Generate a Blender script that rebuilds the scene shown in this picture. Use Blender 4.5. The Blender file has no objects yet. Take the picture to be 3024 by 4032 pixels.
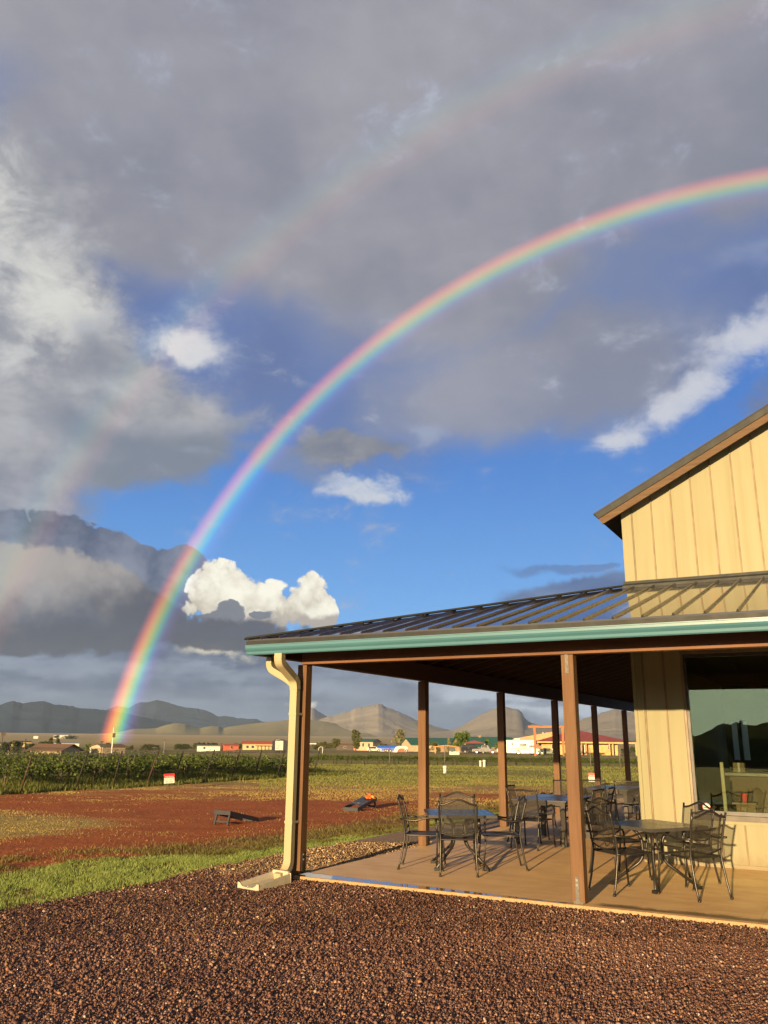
import bpy, math, random
import numpy as np
from mathutils import Matrix, Vector

random.seed(7)
RNG = np.random.default_rng(7)
scene = bpy.context.scene
rad = math.radians

# ------------------------------------------------------------------ camera
CZ = 1.758
FPX, PITCH, ROLL = 3253.0, rad(15.324), rad(0.576)     # focal length in pixels of a 3024 x 4032 frame
_rt = np.array([1, 0, 0.]); _up = np.array([0, -math.sin(PITCH), math.cos(PITCH)])
FW = np.array([0, math.cos(PITCH), math.sin(PITCH)])
RX = math.cos(ROLL) * _rt + math.sin(ROLL) * _up
RY = -math.sin(ROLL) * _rt + math.cos(ROLL) * _up
cam_data = bpy.data.cameras.new('camera')
cam = bpy.data.objects.new('camera', cam_data)
scene.collection.objects.link(cam)
m = Matrix.Identity(4)
for i in range(3):
    m[i][0], m[i][1], m[i][2] = RX[i], RY[i], -FW[i]
m[2][3] = CZ
cam.matrix_world = m
cam_data.sensor_fit = 'VERTICAL'; cam_data.sensor_height = 24.0; cam_data.sensor_width = 18.0
cam_data.lens = FPX / 4032 * 24.0
cam_data.clip_start = 0.1; cam_data.clip_end = 60000
scene.camera = cam

# ------------------------------------------------------------------ exposure
scene.view_settings.view_transform = 'Standard'
scene.view_settings.look = 'None'
EXPO = 1.42
scene.view_settings.exposure = EXPO            # exposed for the low-sun foreground, as the photograph is
XF = 2 ** EXPO
scene.view_settings.gamma = 1.0
scene.render.engine = 'CYCLES'
scene.cycles.use_denoising = True
scene.cycles.max_bounces = 8
scene.cycles.transparent_max_bounces = 24
scene.cycles.volume_bounces = 1
scene.cycles.sample_clamp_indirect = 4.0

# ------------------------------------------------------------------ sun
SUN_AZ, SUN_EL = rad(204.0), rad(7.75)
sd = bpy.data.lights.new('sun', 'SUN')
sd.energy = 5.0; sd.angle = rad(0.55); sd.color = (1.0, 0.70, 0.36)
sun = bpy.data.objects.new('sun', sd); scene.collection.objects.link(sun)
sun_dir = Vector((math.sin(SUN_AZ) * math.cos(SUN_EL), math.cos(SUN_AZ) * math.cos(SUN_EL), math.sin(SUN_EL)))
sun.rotation_euler = sun_dir.to_track_quat('Z', 'Y').to_euler()
sun.location = sun_dir * 60

# ------------------------------------------------------------------ node helper
class Val:
    def __init__(s, nt, sock): s.nt, s.k = nt, sock
    def _b(s, o, op, rev=False):
        n = s.nt.nodes.new('ShaderNodeMath'); n.operation = op
        a, b = (o, s) if rev else (s, o)
        for i, q in enumerate((a, b)):
            if isinstance(q, Val): s.nt.links.new(q.k, n.inputs[i])
            else: n.inputs[i].default_value = float(q)
        return Val(s.nt, n.outputs[0])
    def __add__(s, o): return s._b(o, 'ADD')
    def __radd__(s, o): return s._b(o, 'ADD')
    def __sub__(s, o): return s._b(o, 'SUBTRACT')
    def __rsub__(s, o): return s._b(o, 'SUBTRACT', True)
    def __mul__(s, o): return s._b(o, 'MULTIPLY')
    def __rmul__(s, o): return s._b(o, 'MULTIPLY')
    def __truediv__(s, o): return s._b(o, 'DIVIDE')
    def max(s, o): return s._b(o, 'MAXIMUM')
    def min(s, o): return s._b(o, 'MINIMUM')
    def pow(s, o): return s._b(o, 'POWER')
    def fn(s, op):
        n = s.nt.nodes.new('ShaderNodeMath'); n.operation = op
        s.nt.links.new(s.k, n.inputs[0]); return Val(s.nt, n.outputs[0])
    def ss(s, lo, hi, a=0.0, b=1.0, kind='SMOOTHSTEP'):
        n = s.nt.nodes.new('ShaderNodeMapRange'); n.interpolation_type = kind; n.clamp = True
        s.nt.links.new(s.k, n.inputs['Value'])
        n.inputs['From Min'].default_value = lo; n.inputs['From Max'].default_value = hi
        n.inputs['To Min'].default_value = a; n.inputs['To Max'].default_value = b
        return Val(s.nt, n.outputs['Result'])
    def lin(s, lo, hi, a=0.0, b=1.0): return s.ss(lo, hi, a, b, 'LINEAR')

def vin(nt, sock, v):
    if isinstance(v, Val): nt.links.new(v.k, sock)
    elif v is not None:
        try: sock.default_value = v
        except Exception: sock.default_value = (v, v, v)

def vmath(nt, op, a, b=None, scale=None):
    n = nt.nodes.new('ShaderNodeVectorMath'); n.operation = op
    vin(nt, n.inputs[0], a)
    if b is not None: vin(nt, n.inputs[1], b)
    if scale is not None: vin(nt, n.inputs['Scale'], scale)
    return Val(nt, n.outputs['Value'] if op in ('DOT_PRODUCT', 'LENGTH', 'DISTANCE') else n.outputs['Vector'])

def mixc(nt, f, a, b, mode='MIX'):
    n = nt.nodes.new('ShaderNodeMix'); n.data_type = 'RGBA'; n.blend_type = mode
    vin(nt, n.inputs[0], f)
    for i, q in ((6, a), (7, b)):
        if isinstance(q, Val): nt.links.new(q.k, n.inputs[i])
        else: n.inputs[i].default_value = (*q[:3], 1.0)
    return Val(nt, n.outputs[2])

def noise(nt, vec, scale, detail=4, rough=0.55, color=False, distortion=0.0, lac=2.0):
    n = nt.nodes.new('ShaderNodeTexNoise'); n.noise_dimensions = '3D'
    if vec is not None: nt.links.new(vec.k, n.inputs['Vector'])
    n.inputs['Scale'].default_value = scale; n.inputs['Detail'].default_value = detail
    n.inputs['Roughness'].default_value = rough; n.inputs['Distortion'].default_value = distortion
    n.inputs['Lacunarity'].default_value = lac
    return Val(nt, n.outputs['Color' if color else 'Fac'])

def sepxyz(nt, v):
    n = nt.nodes.new('ShaderNodeSeparateXYZ'); nt.links.new(v.k, n.inputs[0])
    return [Val(nt, o) for o in n.outputs]

def combxyz(nt, x, y, z):
    n = nt.nodes.new('ShaderNodeCombineXYZ')
    for i, q in enumerate((x, y, z)): vin(nt, n.inputs[i], q)
    return Val(nt, n.outputs[0])

# ------------------------------------------------------------------ world: sky and clouds, laid out by compass bearing and elevation
def ray(x, y):
    return RX * (x - 1512) / FPX + RY * (2016 - y) / FPX + FW
DK = 3024 / 1659.0
def azel(x, y):                       # x, y on a 1659-wide copy of the photograph
    d = ray(x * DK, y * DK)
    return np.array([math.atan2(d[0], d[1]), math.atan2(d[2], math.hypot(d[0], d[1]))])

def srgb(r, g, b):
    f = lambda c: (c / 255 / 12.92) if c / 255 < 0.04045 else ((c / 255 + 0.055) / 1.055) ** 2.4
    return (f(r), f(g), f(b))

def build_world():
    w = bpy.data.worlds.new('World'); scene.world = w; w.use_nodes = True
    nt = w.node_tree; nt.nodes.clear()
    out = nt.nodes.new('ShaderNodeOutputWorld'); bg = nt.nodes.new('ShaderNodeBackground')
    nt.links.new(bg.outputs[0], out.inputs[0])
    STR = 0.1
    bg.inputs[1].default_value = STR
    sky = nt.nodes.new('ShaderNodeTexSky'); sky.sky_type = 'NISHITA'; sky.sun_disc = False
    sky.sun_elevation = SUN_EL; sky.sun_rotation = SUN_AZ
    sky.altitude = 1400; sky.air_density = 1.0; sky.dust_density = 0.6; sky.ozone_density = 2.0
    tc = nt.nodes.new('ShaderNodeTexCoord')
    d = vmath(nt, 'NORMALIZE', Val(nt, tc.outputs['Generated']))
    dx, dy, dz = sepxyz(nt, d)
    n = nt.nodes.new('ShaderNodeMath'); n.operation = 'ARCTAN2'
    nt.links.new(dx.k, n.inputs[0]); nt.links.new(dy.k, n.inputs[1]); az = Val(nt, n.outputs[0])
    el = dz.fn('ARCSINE')
    P = combxyz(nt, az, el, 0.0)
    C10 = lambda c: tuple(q / STR / XF for q in c)
    # clear air: the Nishita sky, made a little more blue as after rain
    base = mixc(nt, 1.0, Val(nt, sky.outputs[0]), SKY_TINT, 'MULTIPLY')
    col = mixc(nt, el.ss(-0.02, 0.5, 0.90, 0.90), base,
               mixc(nt, el.ss(0.0, 0.42), C10(srgb(108, 172, 232)), C10(srgb(64, 116, 194))))
    # noises shared by the layers
    nw = noise(nt, d, 7.0, 3, 0.5, color=True)
    nf = noise(nt, d, 24.0, 5, 0.6, color=True)
    ns = combxyz(nt, dx / (dz.max(0.0) + 0.16), dy / (dz.max(0.0) + 0.16), 0.0)
    nsoft = noise(nt, ns, 1.7, 6, 0.55)
    nmid = noise(nt, d, 11.0, 6, 0.58)
    nfine = noise(nt, d, 26.0, 7, 0.62)
    flat = combxyz(nt, dx, dy, dz * 4.5)
    nstreak = noise(nt, flat, 7.0, 6, 0.58)
    def warp(k1, k2):
        a = vmath(nt, 'SUBTRACT', nw, (0.5, 0.5, 0.5)); b = vmath(nt, 'SUBTRACT', nf, (0.5, 0.5, 0.5))
        q = vmath(nt, 'ADD', vmath(nt, 'SCALE', a, scale=k1), vmath(nt, 'SCALE', b, scale=k2))
        qx, qy, _ = sepxyz(nt, q)
        return vmath(nt, 'ADD', P, combxyz(nt, qx, qy, 0.0))
    soft = warp(0.12, 0.03); crisp = warp(0.03, 0.05); tight = warp(0.012, 0.028)
    def blob(vec, cx, cy, rx, ry, ang=0.0, wt=1.0):
        c = azel(cx, cy); ca, sa = math.cos(rad(ang)), math.sin(rad(ang))
        e1 = azel(cx + rx * ca * .5, cy - rx * sa * .5) - azel(cx - rx * ca * .5, cy + rx * sa * .5)
        e2 = azel(cx + ry * sa * .5, cy + ry * ca * .5) - azel(cx - ry * sa * .5, cy - ry * ca * .5)
        mp = nt.nodes.new('ShaderNodeMapping'); mp.vector_type = 'TEXTURE'
        nt.links.new(vec.k, mp.inputs['Vector'])
        mp.inputs['Location'].default_value = (c[0], c[1], 0)
        mp.inputs['Rotation'].default_value = (0, 0, math.atan2(e1[1], e1[0]))
        mp.inputs['Scale'].default_value = (math.hypot(*e1), math.hypot(*e2), 1)
        g = nt.nodes.new('ShaderNodeTexGradient'); g.gradient_type = 'SPHERICAL'
        nt.links.new(mp.outputs[0], g.inputs[0])
        r = Val(nt, g.outputs['Fac'])
        return r * wt if wt != 1.0 else r
    def blobs(vec, lst):
        acc = None
        for b in lst:
            r = blob(vec, *b); acc = r if acc is None else acc + r
        return acc
    def over(c, a): 
        nonlocal col
        col = mixc(nt, a, col, c)
    def G(*c): return C10(srgb(*c))
    SKY_LAYERS(locals())


SKY_TINT = (0.9, 1.0, 1.25)

def SKY_LAYERS(L):
    nt, P, soft, crisp, tight, blob, blobs, G, d = (L[k] for k in ('nt', 'P', 'soft', 'crisp', 'tight', 'blob', 'blobs', 'G', 'd'))
    el, az, nsoft, nmid, nfine, nstreak = (L[k] for k in ('el', 'az', 'nsoft', 'nmid', 'nfine', 'nstreak'))
    _col = [L['col']]
    def over(c, a): _col[0] = mixc(nt, a, _col[0], c)
    ncau = noise(nt, d, 42.0, 6, 0.60)                  # cauliflower scale
    def billow(vec, sc, det=2.0):               # rounded heaps: 0 at a heap's middle
        n = nt.nodes.new('ShaderNodeTexVoronoi'); n.feature = 'F1'; n.normalize = True
        nt.links.new(vec.k, n.inputs['Vector']); n.inputs['Scale'].default_value = sc
        n.inputs['Detail'].default_value = det; n.inputs['Roughness'].default_value = .55; n.inputs['Lacunarity'].default_value = 2.1
        return Val(nt, n.outputs['Distance'])
    dw = vmath(nt, 'ADD', d, vmath(nt, 'SCALE', vmath(nt, 'SUBTRACT', L['nf'], (0.5, 0.5, 0.5)), scale=.03))
    bil = billow(dw, 27.0)
    bbig = billow(dw, 11.0, 1.0)
    relief = (.34 - bil) * .9 + (nfine - .5) * .5
    nbig = noise(nt, d, 3.2, 5, 0.55)
    nwisp = noise(nt, combxyz(nt, *[q * k for q, k in zip(sepxyz(nt, d), (1.0, 1.0, 1.7))]), 15.0, 8, 0.66, distortion=.35)
    # thin veil where the deck frays into the blue
    over(G(113, 127, 166), (blobs(soft, [(560, 760, 620, 330, -25, 1.5), (1560, 600, 420, 210, 10, 1.4), (300, 620, 300, 200, 0, 1.2)]) + (nwisp - .5) * .5).ss(.1, .9) * .72)
    # ---- the great grey deck overhead, thinning into blue at its lower edge
    dk = blobs(soft, [(620, -500, 2600, 1560, 0, 2.2), (1000, 560, 640, 470, -20, 1.25), (700, 420, 700, 420, 0, 0.9),
                      (1180, 840, 520, 150, 14, 1.1), (1560, 330, 520, 290, 0, 1.0), (1760, 160, 520, 420, 0, 1.3), (230, 440, 330, 250, 0, 1.1), (420, 900, 260, 130, 0, .2)])
    a = (dk + (nsoft - 0.5) * 0.5 + (nwisp - .5) * .22).ss(0.05, 1.05)
    tone = nsoft * .4 + nbig * .6 + nwisp * .12
    dcol = mixc(nt, tone.ss(0.44, 0.72), G(136, 138, 151), G(168, 166, 171))
    dcol = mixc(nt, el.ss(0.16, 0.58), G(130, 142, 172), dcol)
    over(dcol, a * 0.97)
    over(G(172, 172, 178), (blobs(soft, [(700, 140, 600, 200, 10, .9), (1500, 120, 400, 180, 0, .8), (250, 250, 330, 260, 30, .7)]) + (nwisp - .5) * .5).ss(.15, 1.2) * .45)
    # gaps of blue in the deck
    gp = (blobs(soft, [(255, 640, 150, 110, 0, 1.0), (560, 800, 150, 210, -20, 1.0), (1600, 630, 150, 90, 0, 0.9)]) + (nwisp - .5) * 1.1).ss(0.12, 0.95)
    over(G(102, 120, 164), gp * 0.75)
    # ---- big pale cloud at the left edge
    lc = blobs(soft, [(20, 560, 320, 280, 0, 1.2), (100, 800, 350, 230, 0, 1.3), (330, 930, 300, 180, -8, 1.2), (120, 960, 380, 170, 0, 1.3), (-60, 400, 240, 230, 0, .8)])
    a = (lc + (nmid - 0.5) * 0.7 + (nwisp - .5) * .9).ss(0.10, 0.80)
    lt_ = nmid * .6 + nwisp * .55 + nbig * .25
    lcol = mixc(nt, lt_.ss(0.52, 0.88), G(142, 145, 155), G(184, 184, 187))
    lcol = mixc(nt, (blobs(soft, [(60, 600, 230, 150, -20, 1.1), (10, 430, 140, 140, 0, 1.0), (150, 690, 170, 90, -30, .9), (30, 770, 190, 90, 0, .7)]) + (nwisp - .5) * 2.4 + (nmid - .5) * 1.3).ss(0.25, 1.45), lcol, G(220, 219, 213))
    lcol = mixc(nt, (blobs(soft, [(380, 990, 310, 120, -8, 1.3), (320, 1060, 280, 70, 0, 1.1), (160, 900, 160, 60, -20, .5), (210, 760, 80, 90, 20, .6)]) + (nwisp - .5) * .9).ss(0.1, 1.0), lcol, G(128, 136, 150))
    over(lcol, a * 0.97)
    # puff inside the blue gap
    pf = blobs(crisp, [(375, 750, 110, 78, -20, 1.3), (440, 700, 120, 60, -35, .8), (460, 780, 130, 60, -30, .7)])
    a = (pf + (nwisp - 0.5) * 2.0).ss(0.10, 1.35)
    over(mixc(nt, (pf + (nwisp - .5) * 1.4).ss(.3, 1.3), G(160, 170, 194), G(218, 218, 220)), a * 0.95)
    # ---- mid-level scraps
    a = (blobs(crisp, [(715, 970, 120, 62, 0, 1.6), (830, 965, 90, 34, 5, .9)]) + (nmid - 0.5) * 0.7 + (nwisp - .5) * .7).ss(0.15, 0.75)
    over(mixc(nt, (nwisp * .6 + nmid * .4).ss(.35, .68), G(116, 123, 141), G(152, 153, 158)), a * 0.95)
    a = (blobs(crisp, [(790, 1058, 125, 48, -3, 1.5), (720, 1040, 80, 22, 0, .8)]) + (nwisp - 0.5) * 1.9).ss(0.2, 1.15)
    over(mixc(nt, nwisp.ss(.4, .65), G(160, 178, 210), G(212, 216, 222)), a * 0.9)
    a = (blobs(crisp, [(915, 925, 80, 44, -20, 1.2)]) + (nwisp - 0.5) * 1.6).ss(0.25, 1.1)
    over(G(160, 172, 198), a * 0.65)
    a = (blobs(soft, [(650, 1030, 130, 60, 0, 1.0), (560, 1000, 120, 60, 0, .8)]) + (nwisp - .5) * .9).ss(0.2, .9)
    over(G(128, 140, 168), a * 0.6)
    # ---- white arm of cloud at the right
    arm = blobs(soft, [(1580, 770, 270, 120, 26, 1.05), (1400, 885, 230, 66, 27, 1.1), (1310, 945, 80, 40, 20, .8), (1640, 720, 240, 90, 10, .9), (1370, 710, 170, 46, 20, .45)])
    a = (arm + (nmid - .5) * .9 + (nwisp - 0.5) * 3.0).ss(0.05, 1.55)
    over(mixc(nt, (arm * .4 + nwisp).ss(.42, 1.0), G(140, 153, 184), G(206, 209, 218)), a * 0.9)
    a = (blobs(crisp, [(1640, 870, 90, 60, 20, 1.0), (1480, 800, 110, 26, 20, .8), (1330, 935, 40, 18, 10, .6)]) + (nwisp - .5) * 1.3).ss(.25, .95)
    over(G(112, 124, 156), a * 0.75)
    a = (blobs(soft, [(1600, 560, 160, 50, 20, 1.0), (1500, 690, 150, 50, 10, .7)]) + (nwisp - .5) * 1.2).ss(.2, 1.1)
    over(G(150, 160, 190), a * 0.5)
    # ---- lens of grey above the porch roof
    a = (blobs(tight, [(1220, 1300, 230, 52, 4, 1.6), (1380, 1270, 240, 46, 0, 1.3)]) + (nstreak - 0.5) * 0.8 + (nwisp - .5) * .5).ss(0.15, 0.75)
    over(mixc(nt, nstreak.ss(.35, .7), G(84, 104, 146), G(112, 130, 165)), a * 0.9)
    a = (blobs(tight, [(1180, 1235, 190, 18, 2, 1.2), (1300, 1225, 120, 12, 2, .9)]) + (nwisp - 0.5) * 1.5).ss(0.3, 0.95)
    over(G(92, 122, 172), a * 0.7)
    # ---- grey curtain hanging low over the left
    a = (blobs(soft, [(60, 1090, 190, 130, 0, 1.6), (-40, 1120, 200, 200, 0, 1.0)]) + (nwisp - .5) * 1.0).ss(0.1, 0.85)
    over(mixc(nt, (nmid * .5 + nwisp * .5).ss(.38, .66), G(134, 140, 157), G(172, 173, 180)), a * 0.9)
    # ---- dark turrets at the lower left
    tb = blobs(tight, [(110, 1180, 170, 80, -14, 1.6), (200, 1210, 150, 80, -14, 1.3), (300, 1235, 150, 60, -8, 1.5), (390, 1240, 62, 62, 0, 1.7), (430, 1275, 40, 50, 0, 1.0), (350, 1300, 160, 60, 0, 1.2)])
    a = (tb + (.42 - bbig) * 4.5 + (.36 - bil) * 5.5 + (nfine - .5) * .8).ss(.30, .75) * tb.ss(.02, .16)
    over(mixc(nt, (relief * 1.3 + (.40 - bbig) * .9 + nmid * .5 + .12).ss(.15, .85), G(80, 91, 117), G(132, 139, 158)), a * .97)
    # ---- the bright cumulus, front-lit by the low sun
    cu = blobs(tight, [(470, 1262, 70, 58, 0, 1.5), (520, 1285, 130, 48, 0, 1.2), (610, 1310, 110, 36, 0, 1.2), (672, 1290, 50, 58, 0, 1.6),
                       (440, 1310, 60, 34, 0, 1.2), (695, 1320, 34, 44, 0, 1.2), (560, 1330, 170, 34, 0, 1.0)])
    a = (cu + (.36 - bil) * 5.0 + (ncau - .5) * .8).ss(0.30, 0.60) * cu.ss(.03, .16)
    lit = (relief * 2.5 + 0.62).ss(0.08, 1.0)
    ccol = mixc(nt, lit, G(180, 168, 152), G(255, 251, 234))
    ccol = mixc(nt, (blobs(tight, [(630, 1352, 150, 34, 0, 1.4), (700, 1348, 60, 34, 0, 1.0), (500, 1352, 120, 22, 0, 1.2)]) + (ncau - .5) * .9 + (bil - .36) * .9).ss(0.1, 0.95), ccol, G(178, 170, 164))
    over(ccol, a)
    # dark turrets in front of it
    dt = blobs(tight, [(505, 1322, 44, 34, 0, 1.4), (562, 1330, 24, 15, 0, 1.2), (455, 1340, 70, 20, 0, 1.0)])
    a = (dt + (.36 - bil) * 3.0 + (ncau - .5) * .6).ss(.25, .50) * dt.ss(.04, .16)
    over(G(112, 118, 134), a * .95)
    # ---- overcast down to the horizon
    hz = (el - azel(600, 1385)[1]) * -1.0
    band = (hz * 14.0 + (nstreak - 0.5) * 1.0 + blobs(P, [(250, 1420, 760, 120, 0, 0.9)]) - (az - azel(700, 1400)[0]).max(0.0) * 1.4).ss(0.05, 0.42)
    st = nstreak * .6 + nwisp * .25 + nmid * .2
    bcol = mixc(nt, st.ss(0.42, 0.64), G(80, 92, 118), G(140, 150, 168))
    bcol = mixc(nt, (blobs(tight, [(200, 1440, 330, 34, 0, 1.2), (520, 1455, 200, 30, 0, 1.0), (120, 1500, 260, 22, 0, .8), (430, 1520, 200, 20, 0, .7)]) + (nstreak - .5) * 1.4 + (.36 - bil) * .8).ss(.2, 1.0) * .7, bcol, G(143, 152, 169))
    bcol = mixc(nt, el.ss(-0.02, 0.09), G(98, 111, 136), bcol)
    over(bcol, band * 0.96)
    # bright rents in the overcast
    a = (blobs(tight, [(455, 1402, 90, 26, 0, 1.4), (540, 1420, 60, 20, 0, 1.0), (640, 1523, 60, 10, 5, .8), (672, 1520, 24, 14, 0, 1.0)]) + (ncau - .5) * 1.6).ss(.3, 1.2)
    over(G(232, 222, 196), a * .8)
    a = (blobs(tight, [(1010, 1500, 170, 36, -6, 1.4), (1180, 1530, 130, 26, -4, 1.3), (1330, 1530, 120, 50, 0, 1.2), (880, 1470, 120, 20, 0, .6), (480, 1440, 160, 22, 0, .7)]) + (nstreak - .5) * 1.6 + (nwisp - .5) * .6).ss(.2, 1.0)
    over(G(176, 188, 204), a * .85)
    a = (blobs(tight, [(1060, 1520, 90, 14, 4, 1.0), (1190, 1515, 90, 16, 8, 1.2)]) + (nstreak - .5) * .9).ss(.25, .75)
    over(G(104, 120, 150), a * .8)
    # ---- grey bank in front, paler where its top catches the light, flat dark base
    db = blobs(tight, [(20, 1270, 300, 110, 0, 1.7), (200, 1300, 200, 74, -6, 1.5), (60, 1345, 460, 80, 0, 1.5), (400, 1368, 330, 36, 0, 1.3), (640, 1392, 260, 28, 0, 1.0)])
    a = (db + (.34 - bil) * 1.8 + (.40 - bbig) * 1.0 + (nfine - .5) * 0.5).ss(.15, .62) * db.ss(.03, .2)
    y0, y1 = azel(100, 1385)[1], azel(100, 1215)[1]
    up_ = el.lin(y0, y1) - (az - azel(60, 1300)[0]).max(0.0) * 3.6 + relief * .9 + (nmid - .5) * .8
    kcol = mixc(nt, up_.ss(.05, .95), G(84, 88, 103), G(170, 165, 163))
    over(kcol, a * .97)
    # ---- the sunward half of the sky: broken cloud with a bright gap round the low sun
    sdot = vmath(nt, 'DOT_PRODUCT', d, tuple(sun_dir))
    over(mixc(nt, nbig.ss(.35, .65), G(78, 80, 88), G(122, 122, 124)), sdot.ss(-.25, .15) * .94)
    over(tuple(q / 0.1 / XF for q in (1.9, 1.9, 1.8)), sdot.ss(.40, .95) * el.ss(-.1, .02) * el.ss(.14, .55, 1, 0) * (.55 + nbig * .7))
    L['nt'].links.new(_col[0].k, L['bg'].inputs[0])

build_world()

# ------------------------------------------------------------------ frames of reference
AZ = rad(28.79)                                       # bearing of the porch's long side
CORNER = np.array([-1.091, 11.176, 0.09])             # outer corner of the patio slab, on its top
U = np.array([math.cos(AZ), -math.sin(AZ), 0]); V = np.array([math.sin(AZ), math.cos(AZ), 0])
def site(a, b, c=0.0):                                # along the front, along the side, above the slab
    return Vector(CORNER + a * U + b * V + np.array([0, 0, c]))
def at(x, y, dist):                                   # a bearing and height seen in the photograph, at its real distance
    d = ray(x, y); p = np.array([0, 0, CZ]) + d * dist / math.hypot(d[0], d[1]); return Vector(p)
def terrain(x, y):
    d = math.hypot(x, y); az = math.degrees(math.atan2(x, y))
    L = np.interp(d, [0, 45, 240, 500, 1200, 4000, 4600, 16000], [0, 0, -4.6, -7.2, -8, 9.5, 7, -60])
    R = np.interp(d, [0, 58, 75, 170, 420, 505, 1200, 4000, 4600, 16000], [0, 0, -.35, -1.0, -4, -5.3, -6.5, 9.5, 7, -60])
    t = min(1, max(0, (az + 17) / 10)); t = t * t * (3 - 2 * t)
    return float(L * (1 - t) + R * t)

# ------------------------------------------------------------------ objects
COL = scene.collection
def link(o, parent=None):
    COL.objects.link(o)
    if parent is not None: o.parent = parent
    return o
def tag(o, label=None, cat=None, group=None, kind=None):
    if label: o['label'] = label
    if cat: o['category'] = cat
    if group: o['group'] = group
    if kind: o['kind'] = kind
    return o
def thing(name, label, cat, loc=(0, 0, 0), rot=0.0, group=None):
    o = bpy.data.objects.new(name, None); o.empty_display_size = .2
    link(o); o.location = loc; o.rotation_euler = (0, 0, rot)
    return tag(o, label, cat, group)
def copy_tree(o, parent=None):
    c = o.copy(); COL.objects.link(c)
    if parent is not None: c.parent = parent
    for ch in list(o.children): copy_tree(ch, c)
    return c

class MB:
    """collects shapes for ONE mesh object"""
    def __init__(s): s.v, s.f, s.sm = [], [], []
    def add(s, vs, fs, smooth=False):
        o = len(s.v); s.v += [tuple(map(float, q)) for q in vs]
        s.f += [tuple(i + o for i in f) for f in fs]; s.sm += [smooth] * len(fs); return s
    def box(s, x0, y0, z0, x1, y1, z1, M=None):
        vs = [(x, y, z) for z in (z0, z1) for x, y in ((x0, y0), (x1, y0), (x1, y1), (x0, y1))]
        if M is not None: vs = [M @ Vector(q) for q in vs]
        return s.add(vs, [(3, 2, 1, 0), (4, 5, 6, 7), (0, 1, 5, 4), (1, 2, 6, 5), (2, 3, 7, 6), (3, 0, 4, 7)])
    def bar(s, p, q, w, h, up=(0, 0, 1)):
        p, q = Vector(p), Vector(q); d = (q - p).normalized(); up = Vector(up)
        sx = d.cross(up)
        if sx.length < 1e-4: sx = d.cross(Vector((0, 1, 0)))
        sx.normalize(); sz = sx.cross(d)
        vs = []
        for c in (p, q):
            for a, b in ((-1, -1), (1, -1), (1, 1), (-1, 1)): vs.append(c + sx * a * w / 2 + sz * b * h / 2)
        return s.add(vs, [(0, 1, 2, 3), (7, 6, 5, 4), (0, 4, 5, 1), (1, 5, 6, 2), (2, 6, 7, 3), (3, 7, 4, 0)])
    def tube(s, pts, r, n=8, cap=True, sx=1.0):
        pts = [Vector(p) for p in pts]; rs = r if hasattr(r, '__len__') else [r] * len(pts)
        vs, fs = [], []; prev = None
        for i, p in enumerate(pts):
            d = ((pts[i + 1] - p) if i == 0 else (p - pts[i - 1]) if i == len(pts) - 1 else (pts[i + 1] - pts[i - 1])).normalized()
            if prev is None:
                prev = d.cross(Vector((0, 0, 1)))
                if prev.length < 1e-3: prev = d.cross(Vector((0, 1, 0)))
            prev = (prev - d * prev.dot(d)).normalized(); b = d.cross(prev)
            for k in range(n):
                t = 2 * math.pi * k / n
                vs.append(p + (prev * math.cos(t) * sx + b * math.sin(t)) * rs[i])
        for i in range(len(pts) - 1):
            for k in range(n):
                a, c = i * n + k, i * n + (k + 1) % n
                fs.append((a, a + n, c + n, c))
        s.add(vs, fs, True)
        if cap:
            s.f.append(tuple(len(s.v) - len(vs) + k for k in range(n))); s.sm.append(False)
            s.f.append(tuple(len(s.v) - n + k for k in reversed(range(n)))); s.sm.append(False)
        return s
    def cyl(s, c, r, h, n=16, r2=None):
        c = Vector(c); return s.tube([c, c + Vector((0, 0, h))], [r, r if r2 is None else r2], n)
    def prism(s, poly, fn0, fn1):
        """poly: 2-D outline; fn0/fn1 map a 2-D point to each end in 3-D"""
        n = len(poly); vs = [fn0(*p) for p in poly] + [fn1(*p) for p in poly]
        fs = [tuple(reversed(range(n))), tuple(range(n, 2 * n))] + [(i, (i + 1) % n, n + (i + 1) % n, n + i) for i in range(n)]
        return s.add(vs, fs)
    def quad(s, *q): return s.add(q, [tuple(range(len(q)))])
    def build(s, name, mat, parent=None, bevel=0.0, rot=None):
        me = bpy.data.meshes.new(name); me.from_pydata(s.v, [], s.f); me.update()
        me.polygons.foreach_set('use_smooth', s.sm)
        if mat: me.materials.append(mat)
        o = bpy.data.objects.new(name, me); link(o, parent)
        if bevel:
            b = o.modifiers.new('edge', 'BEVEL'); b.width = bevel; b.segments = 2; b.limit_method = 'ANGLE'
        return o

def mesh_np(name, verts, faces, mat, parent=None, cols=None, smooth=False):
    """big meshes: faces an (n, k) index array"""
    verts = np.asarray(verts, np.float32); faces = np.asarray(faces, np.int32)
    me = bpy.data.meshes.new(name); k = faces.shape[1]
    me.vertices.add(len(verts)); me.vertices.foreach_set('co', verts.ravel())
    me.loops.add(faces.size); me.loops.foreach_set('vertex_index', faces.ravel())
    me.polygons.add(len(faces)); me.polygons.foreach_set('loop_start', np.arange(0, faces.size, k, dtype=np.int32))
    if cols is not None:
        a = me.attributes.new('tone', 'FLOAT', 'POINT'); a.data.foreach_set('value', np.asarray(cols, np.float32))
    me.update(calc_edges=True)
    if smooth: me.polygons.foreach_set('use_smooth', np.ones(len(faces), bool))
    if mat: me.materials.append(mat)
    o = bpy.data.objects.new(name, me); return link(o, parent)

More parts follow.
